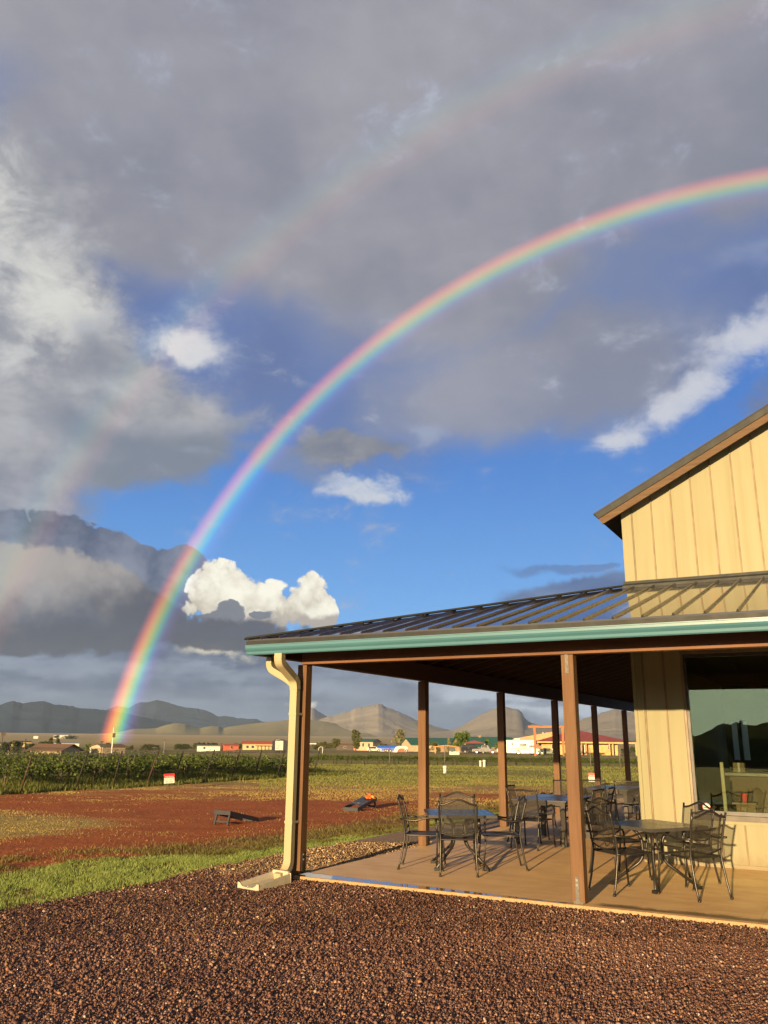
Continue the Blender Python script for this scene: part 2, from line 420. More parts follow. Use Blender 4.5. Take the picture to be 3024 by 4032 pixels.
# ------------------------------------------------------------------ materials
def new_mat(name):
    mt = bpy.data.materials.new(name); mt.use_nodes = True
    nt = mt.node_tree; return mt, nt, nt.nodes['Principled BSDF']
def coords(nt, kind='Object'):
    n = nt.nodes.new('ShaderNodeTexCoord'); return Val(nt, n.outputs[kind])
def mapping(nt, v, scale=(1, 1, 1), rot=(0, 0, 0)):
    n = nt.nodes.new('ShaderNodeMapping'); nt.links.new(v.k, n.inputs[0])
    n.inputs['Scale'].default_value = scale; n.inputs['Rotation'].default_value = rot
    return Val(nt, n.outputs[0])
def bump(nt, p, h, strength=.3, dist=.01):
    n = nt.nodes.new('ShaderNodeBump'); n.inputs['Strength'].default_value = strength; n.inputs['Distance'].default_value = dist
    nt.links.new(h.k, n.inputs['Height']); nt.links.new(n.outputs[0], p.inputs['Normal'])
MATS = {}
def mat(name, c1, c2=None, rough=.6, scale=3.0, stretch=(1, 1, 1), metal=0.0, b=0.0, bs=None, spec=.5, detail=4, dist=.01, sheen=0):
    """plain weathered surface: two tones mixed by noise, optional bump"""
    if name in MATS: return MATS[name]
    mt, nt, p = new_mat(name); c2 = c2 or tuple(x * .75 for x in c1)
    v = mapping(nt, coords(nt), stretch)
    n = noise(nt, v, scale, detail)
    nt.links.new(mixc(nt, n.ss(.3, .7), c1, c2).k, p.inputs['Base Color'])
    p.inputs['Roughness'].default_value = rough; p.inputs['Metallic'].default_value = metal
    p.inputs['Specular IOR Level'].default_value = spec
    nt.links.new((n * .25 + (rough - .12)).k, p.inputs['Roughness'])
    if b: bump(nt, p, noise(nt, v, bs or scale * 6, 3), b, dist)
    MATS[name] = mt; return mt
def wood(name, c1, c2, axis=2, rough=.65, sc=14, spec=.3):
    if name in MATS: return MATS[name]
    mt, nt, p = new_mat(name)
    s = [sc, sc, sc]; s[axis] = sc * .045
    v = mapping(nt, coords(nt), s)
    g = noise(nt, v, 1.0, 5, .6, distortion=.6)
    g2 = noise(nt, mapping(nt, coords(nt), [q * 5 for q in s]), 1.0, 3, .6)
    blot = noise(nt, coords(nt), 1.6, 3)
    f = (g * .65 + g2 * .25 + blot * .25)
    nt.links.new(mixc(nt, f.ss(.38, .74), c1, c2).k, p.inputs['Base Color'])
    nt.links.new((g2 * .3 + (rough - .15)).k, p.inputs['Roughness']); p.inputs['Specular IOR Level'].default_value = spec
    bump(nt, p, f, .35, .004)
    MATS[name] = mt; return mt
def leafmat(name, c1, c2, trans=.25, hue_scale=1.3):
    if name in MATS: return MATS[name]
    mt, nt, p = new_mat(name)
    t = nt.nodes.new('ShaderNodeAttribute'); t.attribute_name = 'tone'
    oi = nt.nodes.new('ShaderNodeObjectInfo')
    f = Val(nt, t.outputs['Fac']) * .8 + Val(nt, oi.outputs['Random']) * .3 - .05
    c = mixc(nt, f.lin(0, 1), c1, c2)
    nt.links.new(c.k, p.inputs['Base Color']); p.inputs['Roughness'].default_value = .55; p.inputs['Specular IOR Level'].default_value = .25
    tr = nt.nodes.new('ShaderNodeBsdfTranslucent'); nt.links.new(mixc(nt, .5, c, (c2[0] * 1.3, c2[1] * 1.25, c2[2] * .6)).k, tr.inputs[0])
    mx = nt.nodes.new('ShaderNodeMixShader'); mx.inputs[0].default_value = trans
    nt.links.new(p.outputs[0], mx.inputs[1]); nt.links.new(tr.outputs[0], mx.inputs[2])
    nt.links.new(mx.outputs[0], nt.nodes['Material Output'].inputs[0])
    MATS[name] = mt; return mt

# ------------------------------------------------------------------ value noise for terrain
def vnoise(x, y, seed=0):
    r = np.random.default_rng(seed).random((256, 256))
    xi, yi = np.floor(x).astype(int), np.floor(y).astype(int); fx, fy = x - xi, y - yi
    fx, fy = fx * fx * (3 - 2 * fx), fy * fy * (3 - 2 * fy)
    g = lambda i, j: r[i & 255, j & 255]
    return (g(xi, yi) * (1 - fx) + g(xi + 1, yi) * fx) * (1 - fy) + (g(xi, yi + 1) * (1 - fx) + g(xi + 1, yi + 1) * fx) * fy
def fbm(x, y, o=5, seed=0, gain=.5):
    s = 0; a = 1; t = 0
    for i in range(o): s = s + a * vnoise(x * 2 ** i, y * 2 ** i, seed + i); t += a; a *= gain
    return s / t

# ------------------------------------------------------------------ ground
def site_ab(nt):
    g = nt.nodes.new('ShaderNodeNewGeometry'); pos = Val(nt, g.outputs['Position'])
    q = vmath(nt, 'SUBTRACT', pos, tuple(CORNER))
    return pos, vmath(nt, 'DOT_PRODUCT', q, tuple(U)), vmath(nt, 'DOT_PRODUCT', q, tuple(V))

def lawn_edges(b):
    """inner and outer edge (across the front direction) of the mown strip beside the gravel"""
    inn = np.interp(b, [-6, -3, -2.3, -1.8, -1.2, 0, 2, 6, 12, 20], [-1.9, -1.62, -1.62, -1.55, -1.47, -1.47, -1.40, -1.40, -1.5, -1.6])
    out = np.interp(b, [-6, -1.5, -.5, 0, .6, 1.3, 2.2, 3.1, 4.4, 5.8, 12, 20], [-3.7, -3.5, -3.38, -3.4, -3.12, -2.5, -2.2, -2.05, -1.75, -1.62, -1.6, -1.7])
    return inn, out

def ground_material():
    mt, nt, p = new_mat('field_soil')
    pos, a, b = site_ab(nt)
    x, y, z = sepxyz(nt, pos)
    dist = vmath(nt, 'LENGTH', combxyz(nt, x, y, 0.0))
    n1 = noise(nt, pos, .22, 5, .6); n2 = noise(nt, pos, 1.3, 6, .65); n3 = noise(nt, pos, 9, 5, .65)
    nst = noise(nt, mapping(nt, pos, (.35, 1.0, 1), (0, 0, .1)), 1.1, 5, .6)
    nfar = noise(nt, mapping(nt, pos, (.25, 1, 1)), .012, 5, .6)
    red = mixc(nt, (n2 * .6 + n3 * .4).ss(.36, .66), (.38, .115, .033), (.29, .082, .024))
    red = mixc(nt, n3.ss(.62, .74) * .5, red, (.38, .17, .08))
    tan = mixc(nt, n3.ss(.3, .7), (.34, .215, .08), (.44, .29, .115))
    grn = mixc(nt, n3.ss(.3, .7), (.15, .165, .035), (.26, .24, .07))
    dk = mixc(nt, n3.ss(.3, .7), (.15, .10, .035), (.24, .13, .05))
    # dry grass over the dirt: thicker away from the building, and in patches
    left = (a + 5.2).lin(-2.6, -.6, 1, 0) * (b - 1.2).lin(2.0, 5.0, 1, 0)
    far = y.ss(21, 27.5) * .42 + y.ss(28, 31) * .25
    m = (left * .95 + far + (nst - .5) * 1.3 + (n2 - .5) * .7).ss(.30, .72)
    c = mixc(nt, m * .85, red, mixc(nt, left, tan, (.36, .29, .085)))
    c = mixc(nt, (nst * .6 + n2 * .5).ss(.58, .74) * .45, c, (.20, .075, .028))
    # weedy dark edge along the lawn
    e = (a + 3.0).lin(-1.0, .2) 
    c = mixc(nt, (e + (n2 - .5) * 1.6).ss(.25, .9) * .85, c, dk)
    g = (y - 32.5 + (n1 - .5) * 5 - (x * .0)).ss(-1.5, 4.0)
    c = mixc(nt, g * (n2 * .5 + .62).min(1.0), c, grn)
    # the plain beyond
    plain = mixc(nt, nfar.ss(.3, .7), (.42, .32, .145), (.31, .25, .11))
    plain = mixc(nt, dist.ss(1500, 4200), plain, mixc(nt, nfar.ss(.35, .65), (.52, .40, .21), (.45, .335, .17)))
    midg = mixc(nt, nfar.ss(.35, .65), (.16, .15, .05), (.30, .23, .09))
    plain = mixc(nt, dist.ss(500, 1300), midg, plain)
    c = mixc(nt, dist.ss(70, 130), c, plain)
    c = mixc(nt, b.ss(-24, -12, 1, 0), c, mixc(nt, n3.ss(.3, .7), (.07, .038, .026), (.12, .065, .045)))
    nt.links.new(c.k, p.inputs['Base Color'])
    p.inputs['Roughness'].default_value = .95; p.inputs['Specular IOR Level'].default_value = .12
    bump(nt, p, n2 * .6 + n3 * .4 + noise(nt, pos, 30, 3) * .15, 1.0, .11)
    return mt

def build_ground():
    na = 240
    rs = np.concatenate([np.linspace(0.5, 30, 60), np.geomspace(31, 16000, 130)])
    A, Rr = np.meshgrid(np.linspace(-math.pi, math.pi, na, endpoint=False), rs, indexing='ij')
    X, Y = Rr * np.sin(A), Rr * np.cos(A)
    Z = np.array([[terrain(X[i, j], Y[i, j]) for j in range(len(rs))] for i in range(na)])
    Z += np.where(Rr < 60, (fbm(X * .5 + 40, Y * .5 + 40, 3, 5) - .5) * .06 * np.clip((Rr - 18) / 8, 0, 1), 0)
    behind = np.abs(A) > 1.6
    Z = np.where(behind, np.interp(Rr, [0, 300, 16000], [0, 0, -20]), Z)
    nr = len(rs)
    verts = np.stack([X, Y, Z], -1).reshape(-1, 3); verts = np.vstack([verts, [[0, 0, 0]]])
    F = []
    for i in range(na):
        j = (i + 1) % na
        k = np.arange(nr - 1)
        F.append(np.stack([i * nr + k, i * nr + k + 1, j * nr + k + 1, j * nr + k], -1))
    F = np.vstack(F)
    o = mesh_np('ground', verts, F[:, ::-1], ground_material(), smooth=True)
    tag(o, kind='structure')
build_ground()

# ------------------------------------------------------------------ hills
def hillmat(name, c1, c2, c3, s=.004):
    mt, nt, p = new_mat(name)
    g = nt.nodes.new('ShaderNodeNewGeometry'); pos = Val(nt, g.outputs['Position'])
    n = noise(nt, pos, s, 6, .65); n2 = noise(nt, pos, s * 9, 6, .7)
    _, _, z = sepxyz(nt, pos)
    c = mixc(nt, (n * .6 + n2 * .4).ss(.36, .64), c1, c2)
    c = mixc(nt, (z.lin(0, 150) + (n2 - .5) * .9).ss(.3, 1.0) * .7, c, c3)
    nt.links.new(c.k, p.inputs['Base Color']); p.inputs['Roughness'].default_value = 1; p.inputs['Specular IOR Level'].default_value = 0
    bump(nt, p, n2, .6, 12)
    return mt

def hill_range(name, pts, D, depth, mt, seed, gully=.15, base=-6, back=1.0, jag=0.0, conc=1.5):
    """pts: crest as seen in the photograph (its pixels); the ridge is raised at its real distance D with slopes of 'depth' metres"""
    q = []
    for x, y in pts:
        d = ray(x, y); q.append((math.atan2(d[0], d[1]), CZ + D * d[2] / math.hypot(d[0], d[1])))
    q = np.array(q); n = 420
    A = np.linspace(q[0, 0], q[-1, 0], n); H = np.interp(A, q[:, 0], q[:, 1])
    k = np.hanning(7); k /= k.sum(); H = np.convolve(np.pad(H, 3, 'edge'), k, 'valid')
    crag = (fbm(A * 300, A * 0 + 3, 4, seed + 9) - .5) * jag
    m = 60; T = np.concatenate([np.linspace(-1, 0, 61), np.linspace(0, back, 21)[1:]])
    verts = []
    for t in T:
        r = D + t * depth * (1 + .5 * (fbm(A * 14, A * 0 + 1.7, 3, seed + 4) - .5) * (t < 0))
        s = np.clip(1 - abs(t), 0, 1) ** conc
        s = s * s * (3 - 2 * s) * .35 + s * .65
        h = base + (H - base) * s + crag * max(0.0, 1 - abs(t) * 6)
        w = np.clip(abs(t) * 3.2, 0, 1) * np.clip((1 - abs(t)) * 3, 0, 1)
        wob = 2.2 * (fbm(A * D / 500 + 5, np.full(n, t * 2.6), 3, seed + 6) - .5)
        ridge = 1 - abs(2 * fbm(A * D / 430 + wob, np.full(n, t * depth / 420 + 7), 3, seed) - 1)
        h = h + (H - base) * gully * w * (ridge - .75)
        verts.append(np.stack([r * np.sin(A), r * np.cos(A), h], -1))
    verts = np.vstack(verts); F = []
    for j in range(len(T) - 1):
        i = np.arange(n - 1); F.append(np.stack([j * n + i, j * n + i + 1, (j + 1) * n + i + 1, (j + 1) * n + i], -1))
    o = mesh_np(name, verts, np.vstack(F), mt, smooth=True)
    return tag(o, kind='structure')

z1 = lambda L: [(X * .7233, 2650 + Y * .7233) for X, Y in L]
z2 = lambda L: [(900 + X * .4822, 2750 + Y * .4822) for X, Y in L]
z3 = lambda L: [(1600 + X * .557, 2750 + Y * .557) for X, Y in L]
far_m = hillmat('cloud_shaded_range', (.010, .021, .042), (.017, .028, .048), (.012, .023, .044), .0012)  # cloud shadow over the far ranges is put into this dark bluish colour
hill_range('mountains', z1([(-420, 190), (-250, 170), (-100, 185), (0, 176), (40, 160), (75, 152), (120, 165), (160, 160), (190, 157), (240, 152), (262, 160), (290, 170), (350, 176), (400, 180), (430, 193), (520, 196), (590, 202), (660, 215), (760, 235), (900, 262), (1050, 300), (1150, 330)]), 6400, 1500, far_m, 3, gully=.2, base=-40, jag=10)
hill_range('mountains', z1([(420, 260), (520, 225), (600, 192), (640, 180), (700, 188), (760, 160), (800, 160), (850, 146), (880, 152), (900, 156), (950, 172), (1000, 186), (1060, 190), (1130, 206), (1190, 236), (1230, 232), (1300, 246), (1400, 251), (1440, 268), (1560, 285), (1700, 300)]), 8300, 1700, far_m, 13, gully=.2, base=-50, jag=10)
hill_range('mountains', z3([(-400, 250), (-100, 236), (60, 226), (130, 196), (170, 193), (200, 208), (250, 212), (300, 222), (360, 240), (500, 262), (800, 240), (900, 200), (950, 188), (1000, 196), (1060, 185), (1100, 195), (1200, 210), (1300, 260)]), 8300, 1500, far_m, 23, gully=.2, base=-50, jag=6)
low_m = hillmat('dry_grass_hill', (.235, .215, .120), (.27, .235, .135), (.22, .205, .125))
hill_range('hills', z1([(520, 330), (600, 326), (650, 321), (720, 306), (790, 303), (850, 300), (900, 284), (940, 275), (970, 273), (1010, 277), (1040, 288), (1090, 301), (1120, 294), (1150, 289), (1190, 290), (1215, 301), (1250, 292), (1300, 285), (1360, 278), (1430, 270), (1500, 262), (1560, 256), (1640, 250), (1760, 262), (1900, 290), (2050, 320)]), 4500, 1100, low_m, 31, gully=.12, base=2, jag=3, conc=1.2)
rock_m = hillmat('rocky_hill', (.30, .27, .22), (.235, .218, .185), (.27, .248, .222), .006)
hill_range('hills', z2([(-200, 290), (0, 238), (100, 218), (200, 204), (300, 197), (400, 186), (490, 170), (560, 150), (610, 124), (650, 92), (680, 78), (700, 84), (730, 104), (770, 128), (815, 152), (870, 175), (960, 215), (1080, 270), (1150, 300)]), 5400, 1300, rock_m, 41, gully=.12, base=0, jag=4, conc=1.25)
hill_range('hills', z2([(480, 320), (640, 230), (740, 172), (815, 146), (860, 140), (900, 126), (950, 112), (1000, 100), (1030, 80), (1060, 72), (1110, 66), (1160, 55), (1225, 42), (1262, 56), (1280, 68), (1330, 86), (1400, 112), (1480, 152), (1560, 188), (1640, 212), (1800, 262), (2000, 310), (2150, 330)]), 5000, 1400, rock_m, 51, gully=.12, base=0, jag=7, conc=1.2)
hill_range('hills', z3([(-40, 300), (100, 262), (220, 236), (330, 222), (400, 190), (440, 166), (480, 142), (520, 118), (560, 100), (600, 82), (640, 65), (665, 55), (690, 58), (720, 63), (745, 71), (780, 73), (800, 84), (822, 106), (832, 136), (850, 152), (880, 172), (950, 191), (1040, 214), (1150, 240), (1300, 275), (1440, 310)]), 4300, 1200, rock_m, 61, gully=.12, base=2, jag=5, conc=1.15)
hill_range('hills', z3([(820, 310), (960, 262), (1060, 218), (1150, 182), (1220, 156), (1260, 140), (1300, 126), (1345, 116), (1375, 104), (1400, 95), (1440, 84), (1470, 75), (1510, 82), (1560, 92), (1640, 104), (1750, 90), (1900, 110), (2100, 150), (2400, 230)]), 3600, 1100, rock_m, 71, gully=.12, base=2, jag=5, conc=1.2)
# rising land on the sun side, behind the viewer (mirrored in the dark window)
def back_hill():
    n = 160; A = np.linspace(rad(110), rad(300), n * 3); n = n * 3; verts = []
    H = 1 + 13 * fbm(A * 26, A * 0 + .4, 6, 90)
    near = 16 + 60 * fbm(A * 70, A * 0 + 9, 4, 91)
    for t, k, r in ((0, 1, 0), (.22, 1, 14), (.34, 0, 150), (1, 0, 300), (0, 0, 420)):
        rr = near * k + r; verts.append(np.stack([rr * np.sin(A), rr * np.cos(A), -.3 + H * t * (.6 + .8 * fbm(A * 60, A * 0 + 2, 3, 92) if k else 1)], -1))
    F = []
    for j in range(4):
        i = np.arange(n - 1); F.append(np.stack([j * n + i, j * n + i + 1, (j + 1) * n + i + 1, (j + 1) * n + i], -1))
    tag(mesh_np('hills', np.vstack(verts), np.vstack(F), hillmat('dark_scrub', (.10, .105, .06), (.14, .14, .08), (.11, .115, .07), .3), smooth=True), kind='structure')
back_hill()

# ------------------------------------------------------------------ building materials
def panel_mat():
    mt, nt, p = new_mat('cream_metal_panel')
    co = coords(nt); x, y, z = sepxyz(nt, co)
    st = noise(nt, mapping(nt, co, (9, 9, .35)), 1.0, 4, .6)
    st2 = noise(nt, mapping(nt, co, (40, 40, .8)), 1.0, 3, .6)
    blot = noise(nt, co, .9, 4)
    c = mixc(nt, (st * .5 + blot * .5).ss(.35, .68), (.207, .198, .118), (.192, .181, .105))
    c = mixc(nt, (st2 + (st - .5)).ss(.62, .9) * .22, c, (.16, .12, .065))
    splash = (z.lin(.0, .42, 1, 0) + (noise(nt, co, 5, 5, .65) - .5) * 1.5).ss(.45, 1.1)
    c = mixc(nt, splash * .45, c, (.15, .095, .05))
    # rusty run-off stain under the gable, between two battens
    sx = (x - 4.75).fn('ABSOLUTE').ss(.05, .16, 1, 0); sz = (z - 4.42).fn('ABSOLUTE').ss(.1, .45, 1, 0)
    c = mixc(nt, sx * sz * st2.ss(.35, .75) * .55, c, (.30, .165, .07))
    nt.links.new(c.k, p.inputs['Base Color'])
    nt.links.new((st * .2 + .45).k, p.inputs['Roughness']); p.inputs['Specular IOR Level'].default_value = .25
    bump(nt, p, noise(nt, mapping(nt, co, (6, 6, .8)), 1.0, 3) * .8 + noise(nt, co, 120, 2) * .02, .25, .01)
    return mt
M_PANEL = panel_mat()
def roof_mat():
    mt, nt, p = new_mat('dark_bronze_roof')
    co = coords(nt)
    p.inputs['Base Color'].default_value = (.04, .036, .033, 1); p.inputs['Roughness'].default_value = .05
    p.inputs['Specular IOR Level'].default_value = .9
    n = noise(nt, mapping(nt, co, (1.6, 1.0, 1.0)), 2.2, 3, .5)
    bump(nt, p, n + noise(nt, mapping(nt, co, (8, .9, 1)), 1.0, 2) * .35, .045, .02)
    return mt
M_ROOF = roof_mat()
M_RIB = mat('roof_rib_paint', (.035, .031, .026), (.025, .022, .019), .22, 5, spec=.5)
M_GUTTER = mat('sage_green_gutter', (.056, .152, .190), (.051, .139, .174), .38, 2, (1, 1, 1), spec=.5)
M_SPOUT = mat('cream_downspout', (.315, .275, .165), (.29, .25, .15), .42, 3, (1, 1, .2))
M_POST = wood('stained_fir', (.138, .072, .030), (.088, .041, .018))
M_BEAM = wood('stained_beam', (.16, .07, .032), (.10, .045, .02), axis=0)
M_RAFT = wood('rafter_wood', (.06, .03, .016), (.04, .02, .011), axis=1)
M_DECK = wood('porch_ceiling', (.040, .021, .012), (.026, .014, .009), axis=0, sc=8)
M_TRIM = mat('grey_metal_trim', (.026, .029, .029), (.020, .022, .022), .55, 6, spec=.2)
M_FASC = wood('rusty_fascia', (.098, .054, .022), (.062, .033, .014), axis=0, sc=20)
M_STEEL = mat('galvanised_steel', (.10, .095, .085), (.06, .058, .052), .5, 30, metal=.2)
M_BOLT = mat('bolt_head', (.22, .21, .19), (.15, .14, .13), .4, 30, metal=.3)
M_BRZ = mat('window_frame_bronze', (.032, .030, .026), (.022, .02, .018), .4, 8)
M_JAMB = mat('brown_jamb', (.17, .125, .08), (.13, .095, .06), .5, 6)
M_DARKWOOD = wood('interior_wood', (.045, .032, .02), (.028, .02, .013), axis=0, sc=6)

def glass_mat():
    mt, nt, p = new_mat('tinted_window_glass')
    nt.nodes.remove(p); out = nt.nodes['Material Output']
    tr = nt.nodes.new('ShaderNodeBsdfTransparent'); tr.inputs[0].default_value = (.86, .90, .82, 1)
    gl = nt.nodes.new('ShaderNodeBsdfGlossy'); gl.inputs['Roughness'].default_value = 0.0; gl.inputs[0].default_value = (.62, .74, .50, 1)
    fr = nt.nodes.new('ShaderNodeFresnel'); fr.inputs['IOR'].default_value = 1.5
    co = coords(nt); n = noise(nt, co, .9, 2)
    bm = nt.nodes.new('ShaderNodeBump'); bm.inputs['Strength'].default_value = .02; bm.inputs['Distance'].default_value = .02
    nt.links.new(n.k, bm.inputs['Height']); nt.links.new(bm.outputs[0], gl.inputs['Normal'])
    mx = nt.nodes.new('ShaderNodeMixShader')
    f = (Val(nt, fr.outputs[0]) * 1.2 + .085).min(.9)
    nt.links.new(f.k, mx.inputs[0])
    nt.links.new(tr.outputs[0], mx.inputs[1]); nt.links.new(gl.outputs[0], mx.inputs[2])
    nt.links.new(mx.outputs[0], out.inputs[0])
    return mt
M_GLASS = glass_mat()

# ------------------------------------------------------------------ the barn
BLD = thing('winery_barn', 'cream metal barn with a wraparound timber porch, sage green gutter and dark standing seam roof', 'building', CORNER, -AZ)
WA, WB = 3.53, 3.715                     # outer corner of the walls
EV, EC = -.506, 2.907                    # eave offset and height
JC = 3.973                               # where the porch roof meets the wall
AR, BR = 13.0, 22.0                      # far ends
RIDGE_A = 11.0
def gab(a): return 5.13 + .508 * (a - 3.155)      # rake of the main roof (top)
AM, BRK = RIDGE_A, 0.27

def ribs(mb, a0, a1, lo, hi, b=WB):
    k = 0
    a = 3.69
    while a < a1:
        if a > a0:
            z1_ = hi(a) if callable(hi) else hi
            w, h = .022, .020
            f0 = [(a - w * .52, b), (a - w * .5, b - h), (a + w * .5, b - h), (a + w * .52, b)]
            mb.prism(f0, lambda x, y: (x, y, lo), lambda x, y: (x, y, z1_))
        a += .305; k += 1

WIN0, WIN1, SILL, HEAD = 4.265, 9.2, .70, 2.92
mb = MB()
T = .14
mb.box(WA, WB, 0, 4.235, WB + T, 3.9)
mb.box(4.235, WB, 0, WIN1 + .04, WB + T, .61)
mb.box(4.235, WB, HEAD + .05, WIN1 + .04, WB + T, 3.9)
mb.box(WIN1 + .04, WB, 0, AR, WB + T, 3.9)
mb.box(WA + .003, WB + T, 0, WA + .12, BR, 3.9)
WL = mb.build('wall', M_PANEL, BLD)
def join_seams(o, mb):
    import bmesh
    bm = bmesh.new(); bm.from_mesh(o.data); vs = [bm.verts.new(q) for q in mb.v]
    for f in mb.f: bm.faces.new([vs[i] for i in f]).material_index = 1
    bm.to_mesh(o.data); bm.free(); o.data.materials.append(M_SEAM)
M_SEAM = mat('brown_seam', (.155, .112, .054), (.125, .085, .04), .6, 6)  # seam strips browner and darker than the wall panels
mb = MB(); ribs(mb, 3.6, 4.2, .05, 3.9); ribs(mb, 4.2, WIN1, .05, .565); join_seams(WL, mb)
mb = MB()
gp = [(WA, 3.9), (AR, 3.9), (AR, gab(AR) - .12), (WA, gab(WA) - .12)]
mb.prism(gp, lambda x, y: (x, WB, y), lambda x, y: (x, WB + T, y))
mb.prism([(WB + T, 3.9), (BR, 3.9), (BR, gab(WA) - .12), (WB + T, gab(WA) - .12)], lambda x, y: (WA, x, y), lambda x, y: (WA + .12, x, y))
GW = mb.build('gable_wall', M_PANEL, BLD)
mb = MB(); ribs(mb, 3.6, AR, 3.95, lambda a: gab(a) - .13); join_seams(GW, mb)
mb = MB()
mb.box(WA - .003, WB - .022, .002, WA + .045, WB + .002, 3.9); mb.box(3.655, WB - .034, .002, 3.678, WB, 3.9)
mb.box(4.17, WB - .030, .002, 4.237, WB - .001, HEAD + .12); mb.box(4.12, WB - .014, .002, 4.17, WB - .001, 2.96)
mb.box(WA, WB - .016, .004, AR, WB + .001, .05)
mb.box(4.237, WB - .022, .565, AR, WB + .001, .612)
mb.box(WA - .003, WB - .02, 3.98, WA + .16, WB + .001, gab(WA) - .15)
for z in np.arange(.25, 3.8, .42): mb.tube([(3.664, WB - .034, z), (3.664, WB - .042, z)], .009, 6)
mb.build('corner_trim', M_PANEL, BLD)
# window: recessed jamb, dark frame, one big pane
win = MB()
win.box(4.268, WB + .05, SILL - .02, 4.305, WB + .13, HEAD)
win.box(WIN1 - .05, WB + .05, SILL - .02, WIN1, WB + .13, HEAD)
win.box(4.305, WB + .055, HEAD - .05, WIN1 - .05, WB + .13, HEAD)
win.box(4.305, WB + .055, SILL - .02, WIN1 - .05, WB + .13, SILL + .03)
WIN = win.build('window', M_BRZ, BLD)
MB().box(4.237, WB + .002, .615, 4.268, WB + .14, HEAD + .05).box(4.268, WB + .002, HEAD, WIN1, WB + .14, HEAD + .05).build('jamb', M_JAMB, WIN)
MB().box(4.268, WB - .05, .612, WIN1, WB + .13, .68).build('sill', mat('dark_sill', (.060, .048, .034), (.045, .036, .026), .5, 6), WIN)
MB().box(4.30, WB + .09, SILL + .01, WIN1 - .045, WB + .096, HEAD - .03).build('pane', M_GLASS, WIN)
# main roof: thin metal edge over a rusty fascia, soffit and eave overhang
ra0 = 3.155
def rake(name, m_, off0, off1, b0, b1, a_in=0.0):
    s = MB()
    P = [(ra0 + a_in, gab(ra0 + a_in) - off0), (AM, gab(AM) - off0), (AM, gab(AM) - off1), (ra0 + a_in + off1 * .45, gab(ra0 + a_in + off1 * .45) - off1)]
    s.prism(P, lambda x, y: (x, b0, y), lambda x, y: (x, b1, y)); return s.build(name, m_, BLD)
MR = rake('main_roof', M_ROOF, -.012, .012, WB - BRK - .03, BR)
s = MB(); P = [(ra0 + .02, gab(ra0 + .02) - .012), (AM, gab(AM) - .012), (AM, gab(AM) - .115), (ra0 + .075, gab(ra0 + .075) - .115)]
s.prism(P, lambda x, y: (x, WB - BRK - .02, y), lambda x, y: (x, WB - BRK, y)); s.build('rake_trim', M_TRIM, MR)
s = MB(); P = [(ra0 + .075, gab(ra0 + .075) - .117), (AM, gab(AM) - .117), (AM, gab(AM) - .235), (ra0 + .13, gab(ra0 + .13) - .235)]
s.prism(P, lambda x, y: (x, WB - BRK, y), lambda x, y: (x, WB - BRK + .04, y)); s.build('fascia_board', M_FASC, MR)
s = MB(); P = [(ra0 + .06, gab(ra0 + .06) - .014), (AM, gab(AM) - .014), (AM, gab(AM) - .125), (ra0 + .12, gab(ra0 + .12) - .125)]
s.prism(P, lambda x, y: (x, WB - BRK + .042, y), lambda x, y: (x, WB - .002, y))
P = [(ra0 + .03, gab(ra0 + .03) - .016), (WA - .002, gab(WA) - .016), (WA - .002, gab(WA) - .20), (ra0 + .13, gab(ra0 + .13) - .20)]
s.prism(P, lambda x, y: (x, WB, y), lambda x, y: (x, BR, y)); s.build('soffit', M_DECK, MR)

# porch roof
def pz_front(b): return EC + (b - EV) * (JC - EC) / (WB - EV)
def pz_left(a): return EC + (a - EV) * (JC - EC) / (WA - EV)
hipb = lambda a: EV + (a - EV) * (WB - EV) / (WA - EV)
mb = MB()
th = .02
e, A0 = EV, EV
def sheet(pts, t=th):
    vs = list(pts) + [(x, y, z - t) for x, y, z in pts]; n = len(pts)
    mb.add(vs, [tuple(range(n)), tuple(reversed(range(n, 2 * n)))] + [(n + i, n + (i + 1) % n, (i + 1) % n, i) for i in range(n)])
sheet([(EV, EV, EC), (AR, EV, EC), (AR, WB - .002, JC), (WA, WB - .002, JC)])
PR = mb.build('porch_roof', M_ROOF, BLD)
mb = MB(); sheet([(EV, EV, EC), (WA - .002, WB, JC), (WA - .002, BR, JC), (EV, BR, EC)]); mb.build('side_slope', M_ROOF, PR)
mb = MB()
a = 3.978 - .305 * 14
nrm = Vector((0, -(JC - EC), WB - EV)).normalized()
while a < AR - .1:
    bt = min(WB - .13, hipb(a) - .10) if a < WA else WB - .13
    if bt > EV + .1:
        p0 = Vector((a, EV - .012, pz_front(EV - .012))); p1 = Vector((a, bt, pz_front(bt)))
        o = len(mb.v)
        for p in (p0, p1):
            for dx, h in ((-.015, .001), (-.006, .025), (.006, .025), (.015, .001)): mb.v.append(tuple(p + Vector((dx, 0, 0)) + nrm * h))
        fs = [(3, 2, 1, 0), (4, 5, 6, 7), (0, 1, 5, 4), (1, 2, 6, 5), (2, 3, 7, 6)]
        mb.f += [tuple(i + o for i in f) for f in fs]; mb.sm += [False] * 5
    a += .305
b = .2
while b < BR - .2:
    at_ = WA - .12 if b > WB else EV + (b - EV) * (WA - EV) / (WB - EV) - .12
    if at_ > EV + .1: mb.bar((EV - .012, b, pz_left(EV - .012) + .018), (at_, b, pz_left(at_) + .018), .03, .036)
    b += .305
mb.build('roof_rib', M_RIB, PR)
mb = MB()      # hip cap and wall flashing
mb.bar((EV - .03, EV - .03, EC + .012), (WA, WB, JC + .034), .17, .022)
mb.prism([(WB - .14, pz_front(WB - .14) + .002), (WB - .002, JC + .01), (WB - .002, JC + .09), (WB - .03, JC + .09), (WB - .034, JC + .05), (WB - .14, pz_front(WB - .14) + .042)],
         lambda x, y: (WA - .03, x, y), lambda x, y: (AR, x, y))
